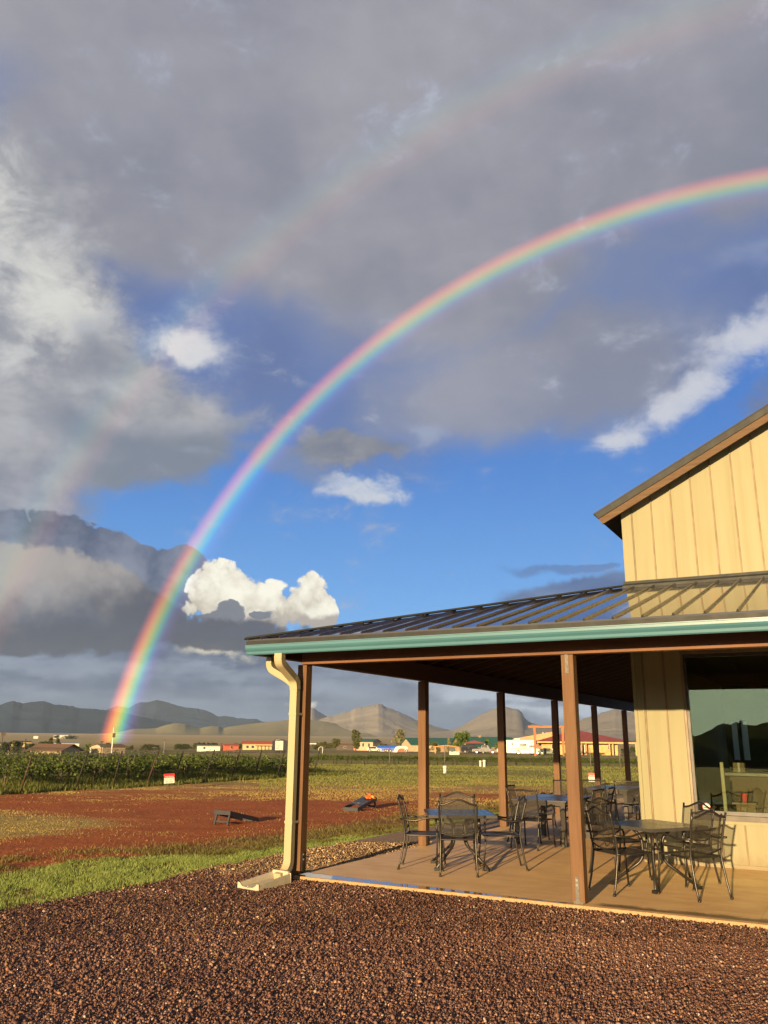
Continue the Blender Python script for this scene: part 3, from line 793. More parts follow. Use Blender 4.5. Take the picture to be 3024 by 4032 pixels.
mb.box(EV - .016, EV - .014, EC - .075, AR, EV + .006, EC - .022); mb.box(EV - .016, EV + .006, EC - .075, EV + .004, BR, EC - .022)
mb.build('flashing', M_TRIM, PR)
# ceiling deck and rafters under it
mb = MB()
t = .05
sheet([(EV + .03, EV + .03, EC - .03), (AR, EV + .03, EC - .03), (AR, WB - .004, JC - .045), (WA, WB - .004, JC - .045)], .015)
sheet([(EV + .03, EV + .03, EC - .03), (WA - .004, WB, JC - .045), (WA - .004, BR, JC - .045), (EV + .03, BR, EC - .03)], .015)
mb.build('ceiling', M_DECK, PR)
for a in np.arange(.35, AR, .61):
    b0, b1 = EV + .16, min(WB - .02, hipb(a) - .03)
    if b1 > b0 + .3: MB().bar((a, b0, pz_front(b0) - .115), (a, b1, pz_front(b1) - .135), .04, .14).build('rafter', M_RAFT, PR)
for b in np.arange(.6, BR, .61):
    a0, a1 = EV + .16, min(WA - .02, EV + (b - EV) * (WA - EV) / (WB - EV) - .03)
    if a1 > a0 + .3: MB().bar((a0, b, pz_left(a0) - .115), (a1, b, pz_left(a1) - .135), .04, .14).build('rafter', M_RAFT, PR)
MB().bar((EV + .2, EV + .2, EC - .13), (WA, WB, JC - .16), .05, .18).build('hip_rafter', M_RAFT, PR)
# beams
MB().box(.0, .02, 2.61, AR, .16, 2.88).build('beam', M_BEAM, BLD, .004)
MB().box(.02, .163, 2.61, .16, BR, 2.88).build('beam', wood('stained_beam_shaded', (.075, .035, .018), (.05, .024, .012), axis=1), BLD, .004)  # darker copy of the beam stain, with the porch shade put into its colour
mb = MB(); mb.box(EV + .105, EV + .09, 2.718, AR, EV + .125, EC - .06); mb.box(EV + .09, EV + .126, 2.718, EV + .125, BR, EC - .06)
mb.build('fascia_board', M_RAFT, BLD)

# gutters (K profile)
gprof = [(.085, 2.83), (.085, 2.712), (.030, 2.708), (.018, 2.720), (.012, 2.748), (-.012, 2.775), (-.022, 2.795), (-.022, 2.822), (-.030, 2.824), (-.030, 2.834), (-.016, 2.834), (-.016, 2.80), (.0, 2.776), (.02, 2.752), (.028, 2.722), (.076, 2.722), (.076, 2.83)]
GF = MB().prism(gprof, lambda d, z: (EV - .022 + d * 0 + min(0, d) * 0, EV + d, z), lambda d, z: (AR, EV + d, z)).build('gutter', M_GUTTER, BLD)
MB().prism(gprof[:-6], lambda d, z: (EV - .026, EV + d, z), lambda d, z: (EV - .0225, EV + d, z)).build('end_cap', M_GUTTER, GF)
MB().prism(gprof, lambda d, z: (EV + d, EV + .09, z), lambda d, z: (EV + d, BR, z)).build('gutter', M_GUTTER, BLD)

# posts with strap brackets
def post(a, b, front=True, corner=False):
    p = MB().box(a, b, .0 if not front else .012, a + .14, b + .14, 2.609).build('porch_post', M_POST, BLD, .006)
    return p
def bracket_front(p, a, b):
    br = MB().box(a + .045, b - .006, .02, a + .085, b - .0005, .27).box(a + .02, b - .004, .005, a + .12, b - .0003, .03).build('base_bracket', M_STEEL, p)
    for z in (.19, .24): MB().tube([(a + .065, b - .006, z), (a + .065, b - .016, z)], .015, 6).build('bolt', M_BOLT, br)
    st = MB().box(a + .048, b - .006, 2.40, a + .086, b - .0005, 2.66).build('strap', M_STEEL, p)
    for z in (2.425, 2.47): MB().tube([(a + .067, b - .006, z), (a + .067, b - .014, z)], .013, 6).build('bolt', M_STEEL, st)
pc = post(-.085, .06)
mb = MB(); mb.box(.0555, .10, .02, .061, .15, .27)
pcb = mb.build('base_bracket', M_BRZ, pc)
for z in (.18, .24): MB().tube([(.061, .125, z), (.070, .125, z)], .013, 6).build('bolt', M_BOLT, pcb)
for a in (3.537, 7.19, 10.85):
    p = post(a, .045); bracket_front(p, a, .045)
for b in (3.58, 7.24, 10.9, 14.56, 18.2): 
    p = post(-.03, b, False)
    MB().box(.1105, b + .03, .02, .116, b + .09, .22).build('base_bracket', M_BRZ, p)

# downspout: two offsets from the gutters joining one pipe, ribbed elbow at the foot
def rect_pipe(mb, pts, w, d, side=None, n=None):
    """rectangular corrugated pipe swept along pts; side = direction of its width"""
    prof = []
    nw = 5
    for i in range(nw):
        x0, x1 = -w / 2 + w * i / nw, -w / 2 + w * (i + 1) / nw; g = (x1 - x0) * .22
        prof += [(x0 + g * .2, -d / 2 + .004), (x0 + g, -d / 2), (x1 - g, -d / 2), (x1 - g * .2, -d / 2 + .004)]
    prof += [(w / 2, -d / 2 + .006), (w / 2, d / 2), (-w / 2, d / 2), (-w / 2, -d / 2 + .006)]
    pts = [Vector(p) for p in pts]; k = len(prof); o = len(mb.v)
    for i, p in enumerate(pts):
        dr = ((pts[i + 1] - p) if i == 0 else (p - pts[i - 1]) if i == len(pts) - 1 else (pts[i + 1] - p).normalized() + (p - pts[i - 1]).normalized()).normalized()
        s_ = Vector(side); s_ = (s_ - dr * s_.dot(dr)).normalized(); q = dr.cross(s_)
        sc = 1.0 if n is None else n[i]
        for x, y in prof: mb.v.append(tuple(p + (s_ * x + q * y) * sc))
    for i in range(len(pts) - 1):
        for j in range(k):
            a_, b_ = o + i * k + j, o + i * k + (j + 1) % k
            mb.f.append((a_, b_, b_ + k, a_ + k)); mb.sm.append(False)
    mb.f.append(tuple(o + j for j in range(k))); mb.sm.append(False)
    mb.f.append(tuple(reversed([o + (len(pts) - 1) * k + j for j in range(k)]))); mb.sm.append(False)
def arc_path(P, r, steps=6):
    """polyline with rounded corners"""
    P = [Vector(p) for p in P]; out = [P[0]]
    for i in range(1, len(P) - 1):
        d0, d1 = (P[i - 1] - P[i]), (P[i + 1] - P[i]); rr = min(r, d0.length * .48, d1.length * .48)
        a_, c_ = P[i] + d0.normalized() * rr, P[i] + d1.normalized() * rr
        for t in range(steps + 1):
            t /= steps; out.append(a_ * (1 - t) ** 2 + P[i] * 2 * t * (1 - t) + c_ * t ** 2)
    return out + [P[-1]]
def crimp(n, i0, i1): return [1 + (.035 if (i0 <= i < i1 and i % 2) else 0) for i in range(n)]
DS = MB()
pth = arc_path([(-.035, -.055, 2.40), (-.035, -.055, .14), (-.045, -.12, .04), (-.05, -.27, .012)], .15, 8)
rect_pipe(DS, pth, .105, .085, (1, .0, 0) , crimp(len(pth), 2, 18))
DSO = DS.build('downspout', M_SPOUT, BLD)
for z in (.62, 1.95):
    MB().box(-.094, -.102, z, .024, -.0975, z + .03).box(-.094, -.0974, z, -.0885, .058, z + .03).box(.0185, -.0974, z, .024, .058, z + .03).build('strap', M_SPOUT, DSO)
mb = MB(); pth = arc_path([(-.02, -.45, 2.715), (-.02, -.45, 2.60), (-.035, -.075, 2.40), (-.035, -.055, 2.28)], .10, 8)
rect_pipe(mb, pth, .112, .09, (1, 0, 0), crimp(len(pth), 1, 20)); mb.build('offset_elbow', M_SPOUT, DSO)
mb = MB(); pth = arc_path([(-.45, -.06, 2.715), (-.45, -.06, 2.56), (-.14, -.04, 2.40), (-.06, -.03, 2.33)], .10, 8)
rect_pipe(mb, pth, .10, .085, (0, 1, 0), crimp(len(pth), 1, 20)); mb.build('offset_elbow', M_SPOUT, DSO)

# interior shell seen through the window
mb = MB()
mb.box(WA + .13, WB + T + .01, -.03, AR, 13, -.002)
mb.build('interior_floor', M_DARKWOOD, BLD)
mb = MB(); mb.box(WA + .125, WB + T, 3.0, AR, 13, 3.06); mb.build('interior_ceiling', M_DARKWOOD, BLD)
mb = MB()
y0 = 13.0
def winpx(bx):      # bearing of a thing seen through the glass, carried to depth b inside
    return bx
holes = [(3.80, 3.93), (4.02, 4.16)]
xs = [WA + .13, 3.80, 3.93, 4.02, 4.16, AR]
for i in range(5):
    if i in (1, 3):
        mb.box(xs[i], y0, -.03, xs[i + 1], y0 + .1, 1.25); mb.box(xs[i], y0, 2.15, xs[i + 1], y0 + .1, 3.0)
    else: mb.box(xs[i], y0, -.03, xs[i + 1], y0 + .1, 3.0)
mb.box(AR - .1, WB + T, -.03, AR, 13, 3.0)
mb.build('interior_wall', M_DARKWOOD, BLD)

# ------------------------------------------------------------------ patio slab
def patio_mat():
    mt, nt, p = new_mat('stained_concrete')
    pos, a, b = site_ab(nt)
    n = noise(nt, pos, 2.2, 6, .6); st = noise(nt, mapping(nt, combxyz(nt, a, b, 0.0), (.6, 5, 1)), 1.2, 5, .6); f = noise(nt, pos, 60, 3)
    c = mixc(nt, (n * .6 + st * .4).ss(.36, .64), (.78, .52, .25), (.63, .395, .18))
    c = mixc(nt, f.ss(.5, .8) * .25, c, (.42, .25, .11))
    # saw-cut joints
    jn = ((b - 3.73).fn('ABSOLUTE').ss(.004, .009, 1, 0)).max((b - 8.0).fn('ABSOLUTE').ss(.004, .009, 1, 0)).max((a - 5.35).fn('ABSOLUTE').ss(.004, .009, 1, 0))
    c = mixc(nt, jn * .55, c, (.55, .36, .19))
    wn = noise(nt, combxyz(nt, a * .55, b * 1.4, 0.0), 1.5, 5, .6)
    edge = noise(nt, combxyz(nt, a * 1.6, b * 3.0, 0.0), 2.2, 5, .65)
    # rain blown on to the front edge: soaked, darker, then standing water
    lim = a.lin(.0, 3.3, .33, .10)
    wet = (((b - lim) * -7.0) + (edge - .5) * 1.1).ss(-.15, .35) * (a - 3.45).ss(0, .2, 1, 0) * (b - .015).ss(0, .03)
    right = ((b - (a - 3.6) * .03 - .27) * -6.0 + (edge - .5) * 2.6).ss(-.1, .6) * (a - 3.72).ss(0, .15) * (b - .05).ss(0, .08)
    c = mixc(nt, (wet * .75).max(right * .8), c, (.085, .052, .03))
    # pale raw lip of the slab
    lip = b.ss(.0, .022, 1, 0)
    c = mixc(nt, lip, c, mixc(nt, f.ss(.3, .7), (.36, .22, .10), (.27, .155, .07)))
    nt.links.new(c.k, p.inputs['Base Color'])
    nt.links.new((.62 - wet.ss(.55, .8) * .6 - right * .12 + (n - .5) * .2).k, p.inputs['Roughness'])
    p.inputs['Specular IOR Level'].default_value = .5
    bm = nt.nodes.new('ShaderNodeBump'); bm.inputs['Distance'].default_value = .004
    nt.links.new((f * .5 + n * .5 - jn * 1.0).k, bm.inputs['Height']); nt.links.new((.35 - wet.ss(.4, .7) * .34).k, bm.inputs['Strength'])
    nt.links.new(bm.outputs[0], p.inputs['Normal'])
    return mt
mb = MB()
mb.prism([(0, 0), (AR, 0), (AR, BR), (0, BR)], lambda x, y: tuple(site(x, y, -.12)), lambda x, y: tuple(site(x, y, 0)))
tag(mb.build('patio', patio_mat(), None, .008), kind='structure')

# ------------------------------------------------------------------ gravel
def gravel_base_mat():
    mt, nt, p = new_mat('gravel_bed')
    pos, a, b = site_ab(nt)
    n = noise(nt, pos, 55, 3, .6); vo = nt.nodes.new('ShaderNodeTexVoronoi'); nt.links.new(pos.k, vo.inputs['Vector']); vo.inputs['Scale'].default_value = 42
    vc = Val(nt, vo.outputs['Color']); r, g, bb = sepxyz(nt, vc)
    c = mixc(nt, r, (.085, .046, .034), (.19, .105, .072))
    tan = mixc(nt, r, (.13, .08, .04), (.32, .21, .11))
    t = tanmask(nt, a, b, noise(nt, pos, 2.5, 4))
    c = mixc(nt, t, c, tan)
    nt.links.new(c.k, p.inputs['Base Color']); p.inputs['Roughness'].default_value = .8
    bump(nt, p, Val(nt, vo.outputs['Distance']) * -1.0, .8, .012)
    return mt
def tanmask(nt, a, b, n):
    return (b.lin(-.2, .9) * a.lin(-.1, .2, 1, 0) + b.lin(-1.4, .2) * a.lin(-1.0, -.4, 1, 0) * .55 + (n - .5) * .8).ss(.25, .75)
def stone_mat():
    mt, nt, p = new_mat('crushed_stone')
    pos, a, b = site_ab(nt)
    t = nt.nodes.new('ShaderNodeAttribute'); t.attribute_name = 'tone'; f = Val(nt, t.outputs['Fac'])
    dark = nt.nodes.new('ShaderNodeValToRGB'); e = dark.color_ramp.elements
    def ramp(node, stops):
        el_ = node.color_ramp.elements
        while len(el_) < len(stops): el_.new(.5)
        for q, (pp, cc) in zip(el_, stops): q.position = pp; q.color = (*cc, 1)
    ramp(dark, [(0, (.080, .040, .030)), (.25, (.11, .052, .037)), (.5, (.14, .072, .050)), (.70, (.17, .086, .060)), (.84, (.22, .13, .092)), (.93, (.30, .15, .08)), (.975, (.30, .22, .16)), (1, (.46, .37, .29))])
    nt.links.new(f.k, dark.inputs[0])
    lt = nt.nodes.new('ShaderNodeValToRGB')
    ramp(lt, [(0, (.12, .06, .03)), (.3, (.24, .15, .075)), (.6, (.34, .23, .12)), (.85, (.46, .33, .19)), (1, (.62, .50, .34))])
    nt.links.new(f.k, lt.inputs[0])
    c = mixc(nt, tanmask(nt, a, b, noise(nt, pos, 2.5, 4)), Val(nt, dark.outputs[0]), Val(nt, lt.outputs[0]))
    blot = noise(nt, pos, .8, 4, .6)
    c = mixc(nt, blot.ss(.35, .65) * .8, c, vmath(nt, 'MULTIPLY', c, (.66, .60, .60)))
    nt.links.new(c.k, p.inputs['Base Color']); p.inputs['Roughness'].default_value = .62; p.inputs['Specular IOR Level'].default_value = .35
    return mt

def np_site(a, b, z):
    return np.stack([CORNER[0] + a * U[0] + b * V[0], CORNER[1] + a * U[1] + b * V[1], z + 0 * a], -1)
def to_ab(x, y):
    dx, dy = x - CORNER[0], y - CORNER[1]
    return dx * U[0] + dy * U[1], dx * V[0] + dy * V[1]

def GZ(b): return .046 * np.clip((b + 1.6) / 1.5, 0, 1) ** 1.5 * np.clip((9 - b) / 3, 0, 1)
def build_gravel():
    # the bed
    bs = np.linspace(-16, 20, 73); cols_ = 24; verts = []
    for b in bs:
        i, _ = lawn_edges(b); end = 14 if b < 0 else .0
        verts.append(np_site(np.linspace(i, end + (0 if b >= 0 else 0), cols_), np.full(cols_, b), np.full(cols_, .006 + GZ(b))))
    verts = np.vstack(verts); F = []
    for j in range(len(bs) - 1):
        i = np.arange(cols_ - 1); F.append(np.stack([j * cols_ + i, j * cols_ + i + 1, (j + 1) * cols_ + i + 1, (j + 1) * cols_ + i], -1))
    tag(mesh_np('gravel_bed', verts, np.vstack(F), gravel_base_mat()), kind='structure')
    # the stones
    n = 720000
    az = RNG.uniform(rad(-29), rad(29), n); r = np.sqrt(RNG.uniform(4.9 ** 2, 15 ** 2, n))
    x, y = r * np.sin(az), r * np.cos(az); a, b = to_ab(x, y)
    inn, _ = lawn_edges(b)
    edge = (fbm(b * 3 + 50, a * 0 + 2, 3, 77) - .5) * .35
    ok = (a > inn - .02 + edge) & ((b < -.012) | ((a < -.01) & (b < 12))) & (RNG.random(n) < np.clip(1.15 - (r - 6) * .075, .25, 1))
    # keep the splash block's footprint and the far right out of it
    al = (x + 1.22) * -.607 + (y - 11.02) * -.796; ok &= ~((np.abs((x + 1.22) * .796 - (y - 11.02) * .607) < .19) & (al > -.04) & (al < .63))
    x, y, r = x[ok], y[ok], r[ok]; n = len(x)
    ph = (1 + 5 ** .5) / 2
    ico = np.array([(-1, ph, 0), (1, ph, 0), (-1, -ph, 0), (1, -ph, 0), (0, -1, ph), (0, 1, ph), (0, -1, -ph), (0, 1, -ph), (ph, 0, -1), (ph, 0, 1), (-ph, 0, -1), (-ph, 0, 1)]) / 1.9
    tri = np.array([(0, 11, 5), (0, 5, 1), (0, 1, 7), (0, 7, 10), (0, 10, 11), (1, 5, 9), (5, 11, 4), (11, 10, 2), (10, 7, 6), (7, 1, 8), (3, 9, 4), (3, 4, 2), (3, 2, 6), (3, 6, 8), (3, 8, 9), (4, 9, 5), (2, 4, 11), (6, 2, 10), (8, 6, 7), (9, 8, 1)])
    protos = np.stack([ico * (1 + RNG.normal(0, .17, (12, 1))) for _ in range(24)])
    q = RNG.normal(size=(n, 4)); q /= np.linalg.norm(q, axis=1)[:, None]; w, i, j, k = q.T
    R_ = np.stack([1 - 2 * (j * j + k * k), 2 * (i * j - k * w), 2 * (i * k + j * w), 2 * (i * j + k * w), 1 - 2 * (i * i + k * k), 2 * (j * k - i * w), 2 * (i * k - j * w), 2 * (j * k + i * w), 1 - 2 * (i * i + j * j)], -1).reshape(n, 3, 3)
    size = np.clip(RNG.lognormal(math.log(.0056), .40, n), .003, .017) * (1 + np.clip(r - 8, 0, 8) * .045)
    ax = np.stack([size * RNG.uniform(.9, 1.5, n), size * RNG.uniform(.7, 1.1, n), size * RNG.uniform(.5, .9, n)], -1)
    pv = protos[RNG.integers(0, 24, n)] * ax[:, None, :]
    pv = np.einsum('nij,nkj->nki', R_, pv)
    z = .006 + GZ(b[ok]) + size * RNG.uniform(.0, .9, n)
    pv += np.stack([x, y, z], -1)[:, None, :]
    near = r < 8.6
    i6 = np.array([5, 4, 9, 2, 6, 7, 10, 8])                     # farther stones keep eight of the twelve corners
    e8 = np.array([(0, 2, 1), (0, 1, 5), (0, 5, 6), (0, 6, 1), (6, 3, 1), (1, 3, 2), (2, 7, 0), (0, 7, 5), (5, 7, 4), (4, 3, 6), (5, 4, 6), (2, 3, 7), (4, 7, 3)])
    pn = pv[near]; pf = pv[~near][:, i6]; kn, kf = len(pn), len(pf)
    faces = np.vstack([(tri[None] + (np.arange(kn) * 12)[:, None, None]).reshape(-1, 3), (e8[None] + (kn * 12 + np.arange(kf) * 8)[:, None, None]).reshape(-1, 3)])
    tn = RNG.random(n); tone = np.concatenate([np.repeat(tn[near], 12), np.repeat(tn[~near], 8)])
    o = mesh_np('gravel', np.vstack([pn.reshape(-1, 3), pf.reshape(-1, 3)]), faces, stone_mat(), cols=tone)
    tag(o, 'reddish brown crushed gravel covering the yard in front of the patio', 'gravel', kind='stuff')
build_gravel()

def build_clods():
    n = 9000; az = RNG.uniform(rad(-27), rad(24), n); r = np.exp(RNG.uniform(math.log(12), math.log(33), n)); x, y = r * np.sin(az), r * np.cos(az)
    a, b = to_ab(x, y); _, o = lawn_edges(b); cl = fbm(x * .6 + 11, y * 1.1 + 11, 4, 133)
    ok = (a < o - .35) & (RNG.random(n) < np.clip((cl - .38) * 3, 0.06, 1)); x, y, r = x[ok], y[ok], r[ok]; n = len(x)
    oc = np.array([(1, 0, 0), (-1, 0, 0), (0, 1, 0), (0, -1, 0), (0, 0, 1), (0, 0, -1)], float); tr = np.array([(0, 2, 4), (2, 1, 4), (1, 3, 4), (3, 0, 4), (2, 0, 5), (1, 2, 5), (3, 1, 5), (0, 3, 5)])
    sz = np.clip(RNG.lognormal(math.log(.009), .5, n), .004, .026); th = RNG.uniform(0, 6.28, n)
    v = oc[None] * (1 + RNG.normal(0, .25, (n, 6, 1))) * np.stack([sz * RNG.uniform(1, 2.2, n), sz, sz * RNG.uniform(.4, .8, n)], -1)[:, None, :]
    c, s = np.cos(th)[:, None], np.sin(th)[:, None]; v = np.stack([v[..., 0] * c - v[..., 1] * s, v[..., 0] * s + v[..., 1] * c, v[..., 2]], -1)
    v += np.stack([x, y, x * 0 + .004], -1)[:, None, :]
    mt, nt, p = new_mat('dirt_clod'); t = nt.nodes.new('ShaderNodeAttribute'); t.attribute_name = 'tone'
    nt.links.new(mixc(nt, Val(nt, t.outputs['Fac']).lin(0, 1), (.13, .040, .014), (.22, .072, .028)).k, p.inputs['Base Color']); p.inputs['Roughness'].default_value = .95
    o_ = mesh_np('dirt_clods', v.reshape(-1, 3), (tr[None] + (np.arange(n) * 6)[:, None, None]).reshape(-1, 3), mt, cols=np.repeat(RNG.random(n), 6))
    tag(o_, 'small red clods and stones strewn over the bare dirt', 'clods', kind='stuff')
build_clods()

# ------------------------------------------------------------------ grass
def blades(name, x, y, z, h, w, mt, label, cat, lean=.5, tone=None, kind='stuff'):
    n = len(x); th = RNG.uniform(0, 2 * math.pi, n); ln = RNG.uniform(.1, 1, n) * lean * h
    ph = RNG.uniform(0, 2 * math.pi, n)
    dx, dy = np.cos(th) * w * .5, np.sin(th) * w * .5
    tip = np.stack([x + np.cos(ph) * ln, y + np.sin(ph) * ln, z + h], -1)
    mid = np.stack([x + np.cos(ph) * ln * .3, y + np.sin(ph) * ln * .3, z + h * .55], -1)
    p0 = np.stack([x - dx, y - dy, z - .01], -1); p1 = np.stack([x + dx, y + dy, z - .01], -1)
    m0 = mid - np.stack([dx, dy, dx * 0], -1) * .75; m1 = mid + np.stack([dx, dy, dx * 0], -1) * .75
    verts = np.stack([p0, p1, m1, m0, tip], 1).reshape(-1, 3); o = np.arange(n)[:, None] * 5
    f = np.stack([o + [0, 1, 2], o + [0, 2, 3], o + [3, 2, 4]], 1).reshape(-1, 3)
    t = np.repeat(RNG.random(n) if tone is None else tone, 5)
    ob = mesh_np(name, verts, f, mt, cols=t)
    return tag(ob, label, cat, kind=kind)
M_LAWN = leafmat('lawn_blades', (.145, .205, .042), (.32, .375, .115), .3)
M_DRY = leafmat('dry_blades', (.25, .18, .055), (.36, .28, .09), .2)
M_WEED = leafmat('weedy_blades', (.075, .075, .02), (.20, .15, .05), .25)
M_FIELD = leafmat('field_blades', (.11, .135, .025), (.26, .25, .07), .3)
M_TALL = leafmat('tall_blades', (.05, .08, .014), (.17, .17, .045), .3)

def build_grass():
    # mown strip
    n = 190000
    b = RNG.uniform(-4.6, 11, n); i, o = lawn_edges(b); a = o - .25 + RNG.random(n) * (i - o + .35)
    a += (fbm(b * 4, a * 4, 3, 8) - .5) * .22
    pch = fbm(a * 2.2 + 9, b * 2.2 + 9, 4, 15)
    ok = (RNG.random(n) < np.where(b < 1.0, 1, np.where(b < 3, .7, .5))) & (RNG.random(n) < np.clip((pch - .2) * 3, .25, 1)); a, b, pch = a[ok], b[ok], pch[ok]
    P = np_site(a, b, 0); h = RNG.uniform(.018, .05, len(a)) * (.6 + pch)
    blades('grass', P[:, 0], P[:, 1], np.zeros(len(a)), h, np.full(len(a), .0065), M_LAWN, 'strip of short bright green lawn between the gravel and the red dirt', 'lawn', .8, np.clip(RNG.random(len(a)) * .7 + (pch - .4) * .8, 0, 1))
    # weedy fringe behind the lawn
    n = 60000
    b = RNG.uniform(-5, 13, n); i, o = lawn_edges(b); d = np.abs(RNG.normal(0, .75, n)); a = o - d + .15
    cl = fbm(a * 1.7 + 3, b * 1.7 + 3, 3, 21)
    ok = RNG.random(n) < np.clip((cl - .34) * 4, 0, 1); a, b = a[ok], b[ok]
    P = np_site(a, b, 0); h = RNG.uniform(.02, .08, len(a))
    blades('weeds', P[:, 0], P[:, 1], np.zeros(len(a)), h, np.full(len(a), .011), M_WEED, 'brownish weeds along the far edge of the lawn strip', 'weeds', 1.2)
    # sparse dry tufts over the dirt
    n = 34000
    az = RNG.uniform(rad(-27), rad(24), n); r = np.exp(RNG.uniform(math.log(13), math.log(40), n))
    x, y = r * np.sin(az), r * np.cos(az); a, b = to_ab(x, y)
    _, o = lawn_edges(b); cl = fbm(x * .45 + 30, y * .8 + 30, 4, 33)
    left = np.clip((-a - 5.8) / 2, 0, 1) * np.clip((5.2 - b) / 3.2, 0, 1)
    dens = np.clip((cl - .52) * 3.2, 0, 1) * .25 + left * np.clip((cl - .2) * 3, 0, 1) + np.clip((y - 23) / 6, 0, 1) * np.clip((cl - .36) * 4, 0, 1)
    ok = (a < o - .5) & (RNG.random(n) < dens); x, y = x[ok], y[ok]
    k = 9; xx = np.repeat(x, k) + RNG.normal(0, .14, len(x) * k); yy = np.repeat(y, k) + RNG.normal(0, .09, len(x) * k)
    rr = np.hypot(xx, yy)
    blades('dry_grass', xx, yy, np.zeros(len(xx)), RNG.uniform(.008, .032, len(xx)), .003 + rr * .0003, M_DRY, 'straw coloured dry grass tufts scattered over the red dirt', 'dry grass', 1.3)
    # meadow beyond the dirt on the right, up to the far vine row
    n = 90000
    az = RNG.uniform(rad(-8), rad(25), n); y = RNG.uniform(29.5, 60, n); x = y * np.tan(az)
    cl = fbm(x * .25 + 60, y * .4 + 60, 4, 44)
    ok = RNG.random(n) < np.clip((cl - .30) * 3, .08, 1) * np.clip((y - 29) / 5, 0.1, 1); x, y = x[ok], y[ok]; rr = np.hypot(x, y)
    blades('meadow_grass', x, y, np.zeros(len(x)), RNG.uniform(.02, .08, len(x)), .004 + rr * .00042, M_FIELD, 'yellowish green meadow grass between the red dirt and the far vine row', 'meadow', .8)
    # tall grass under the near vine rows
    n = 80000
    b = RNG.uniform(7.0, 28, n); a = -16.1 - np.abs(RNG.normal(0, 7, n)); a += (fbm(b * .8, b * 0 + 4, 3, 50) - .5) * 1.2
    P = np_site(a, b, 0); az = np.degrees(np.arctan2(P[:, 0], P[:, 1])); ok = az > -27; P = P[ok]; rr = np.hypot(P[:, 0], P[:, 1])
    h = RNG.uniform(.10, .42, len(P)) * np.clip((-(a[ok]) - 15.2) / 2.5, .25, 1)
    blades('tall_grass', P[:, 0], P[:, 1], np.zeros(len(P)), h, .006 + rr * .00055, M_TALL, 'tall green grass growing under the near vine rows', 'tall grass', .5)
    # a few straws lying on the gravel
    a = RNG.uniform(-1.6, 2, 260); b = RNG.uniform(-4.5, -1, 260); cl = fbm(a * .9 + 5, b * .9 + 5, 3, 61); ok = cl > .5; P = np_site(a[ok], b[ok], 0)
    blades('dead_grass', P[:, 0], P[:, 1], np.full(len(P), .02), RNG.uniform(.02, .05, len(P)), np.full(len(P), .005), M_DRY, 'few dead straw blades lying on the gravel', 'dead grass', 3.5)
build_grass()

# ------------------------------------------------------------------ vines
M_TRUNK = mat('vine_bark', (.085, .05, .03), (.05, .03, .02), .9, 20)
M_VINE = leafmat('vine_leaves', (.034, .056, .010), (.125, .155, .034), .3)
M_RUST = mat('rusty_pipe', (.016, .011, .008), (.010, .008, .006), .75, 12)
M_WIRE = mat('black_hose', (.02, .02, .02), None, .6)
M_STAKE = mat('grey_stake', (.13, .12, .10), None, .6)

def leaf_mesh(name, centers, normals_jit, size, mt, tone, parent=None, up=.35):
    """one small folded leaf per centre"""
    n = len(centers); N = RNG.normal(size=(n, 3)) + np.array([0, 0, up]); N /= np.linalg.norm(N, axis=1)[:, None]
    T = np.cross(N, RNG.normal(size=(n, 3))); T /= np.linalg.norm(T, axis=1)[:, None]; B_ = np.cross(N, T)
    s = size[:, None]; w = RNG.uniform(.75, 1.1, n)[:, None]
    p = [centers - T * s * .5, centers + B_ * s * .48 * w + N * s * .10 - T * s * .08, centers + B_ * s * .25 * w + T * s * .42, centers + T * s * .55 - N * s * .12,
         centers - B_ * s * .25 * w + T * s * .42, centers - B_ * s * .48 * w + N * s * .10 - T * s * .08]
    v = np.stack(p, 1).reshape(-1, 3); o = np.arange(n)[:, None] * 6
    f = np.stack([o + [0, 1, 2], o + [0, 2, 3], o + [0, 3, 4], o + [0, 4, 5]], 1).reshape(-1, 3)
    return mesh_np(name, v, f, mt, parent, cols=np.repeat(tone, 6))

VINE_PROTO = []
def make_vine(k):
    rg = np.random.default_rng(100 + k)
    root = thing('grape_vine', 'leafy green grape vine trained along the trellis wires', 'grape vine')
    t = MB(); j = lambda s: rg.normal(0, s)
    t.tube([(0, 0, -.05), (j(.02), j(.02), .25), (j(.03), j(.02), .5), (0, 0, .72)], [.030, .024, .022, .024], 7)
    t.tube([(0, 0, .70), (.25, j(.02), .76), (.72, j(.02), .76)], [.02, .016, .010], 6); t.tube([(0, 0, .70), (-.25, j(.02), .76), (-.72, j(.02), .76)], [.02, .016, .010], 6)
    t.build('trunk', M_TRUNK, root)
    C_, S_, Tn = [], [], []
    for sidx in range(62):
        p = np.array([rg.uniform(-.85, .85), rg.normal(0, .05), .74]); d = np.array([rg.normal(0, .35), rg.normal(0, .55), rg.uniform(-.25, .62)]); d /= np.linalg.norm(d)
        L_ = rg.uniform(.25, .62); m_ = int(L_ / .055)
        for q in range(m_):
            p = p + d * .055; d = d + np.array([0, 0, -.085]) + rg.normal(0, .07, 3); d /= np.linalg.norm(d)
            C_.append(p + rg.normal(0, .035, 3)); S_.append(rg.uniform(.055, .105)); Tn.append(np.clip(.15 + q / m_ * .55 + rg.normal(0, .15), 0, 1))
    leaf_mesh('foliage', np.array(C_), None, np.array(S_), M_VINE, np.array(Tn), root)
    MB().tube([(.05, .02, -.05), (.05, .02, 1.15)], .007, 5).build('stake', M_STAKE, root)
    return root
ROWB = [9.2, 11.2, 12.95, 14.5, 15.9, 17.6, 19.4, 21.0, 22.6, 24.1, 25.5]
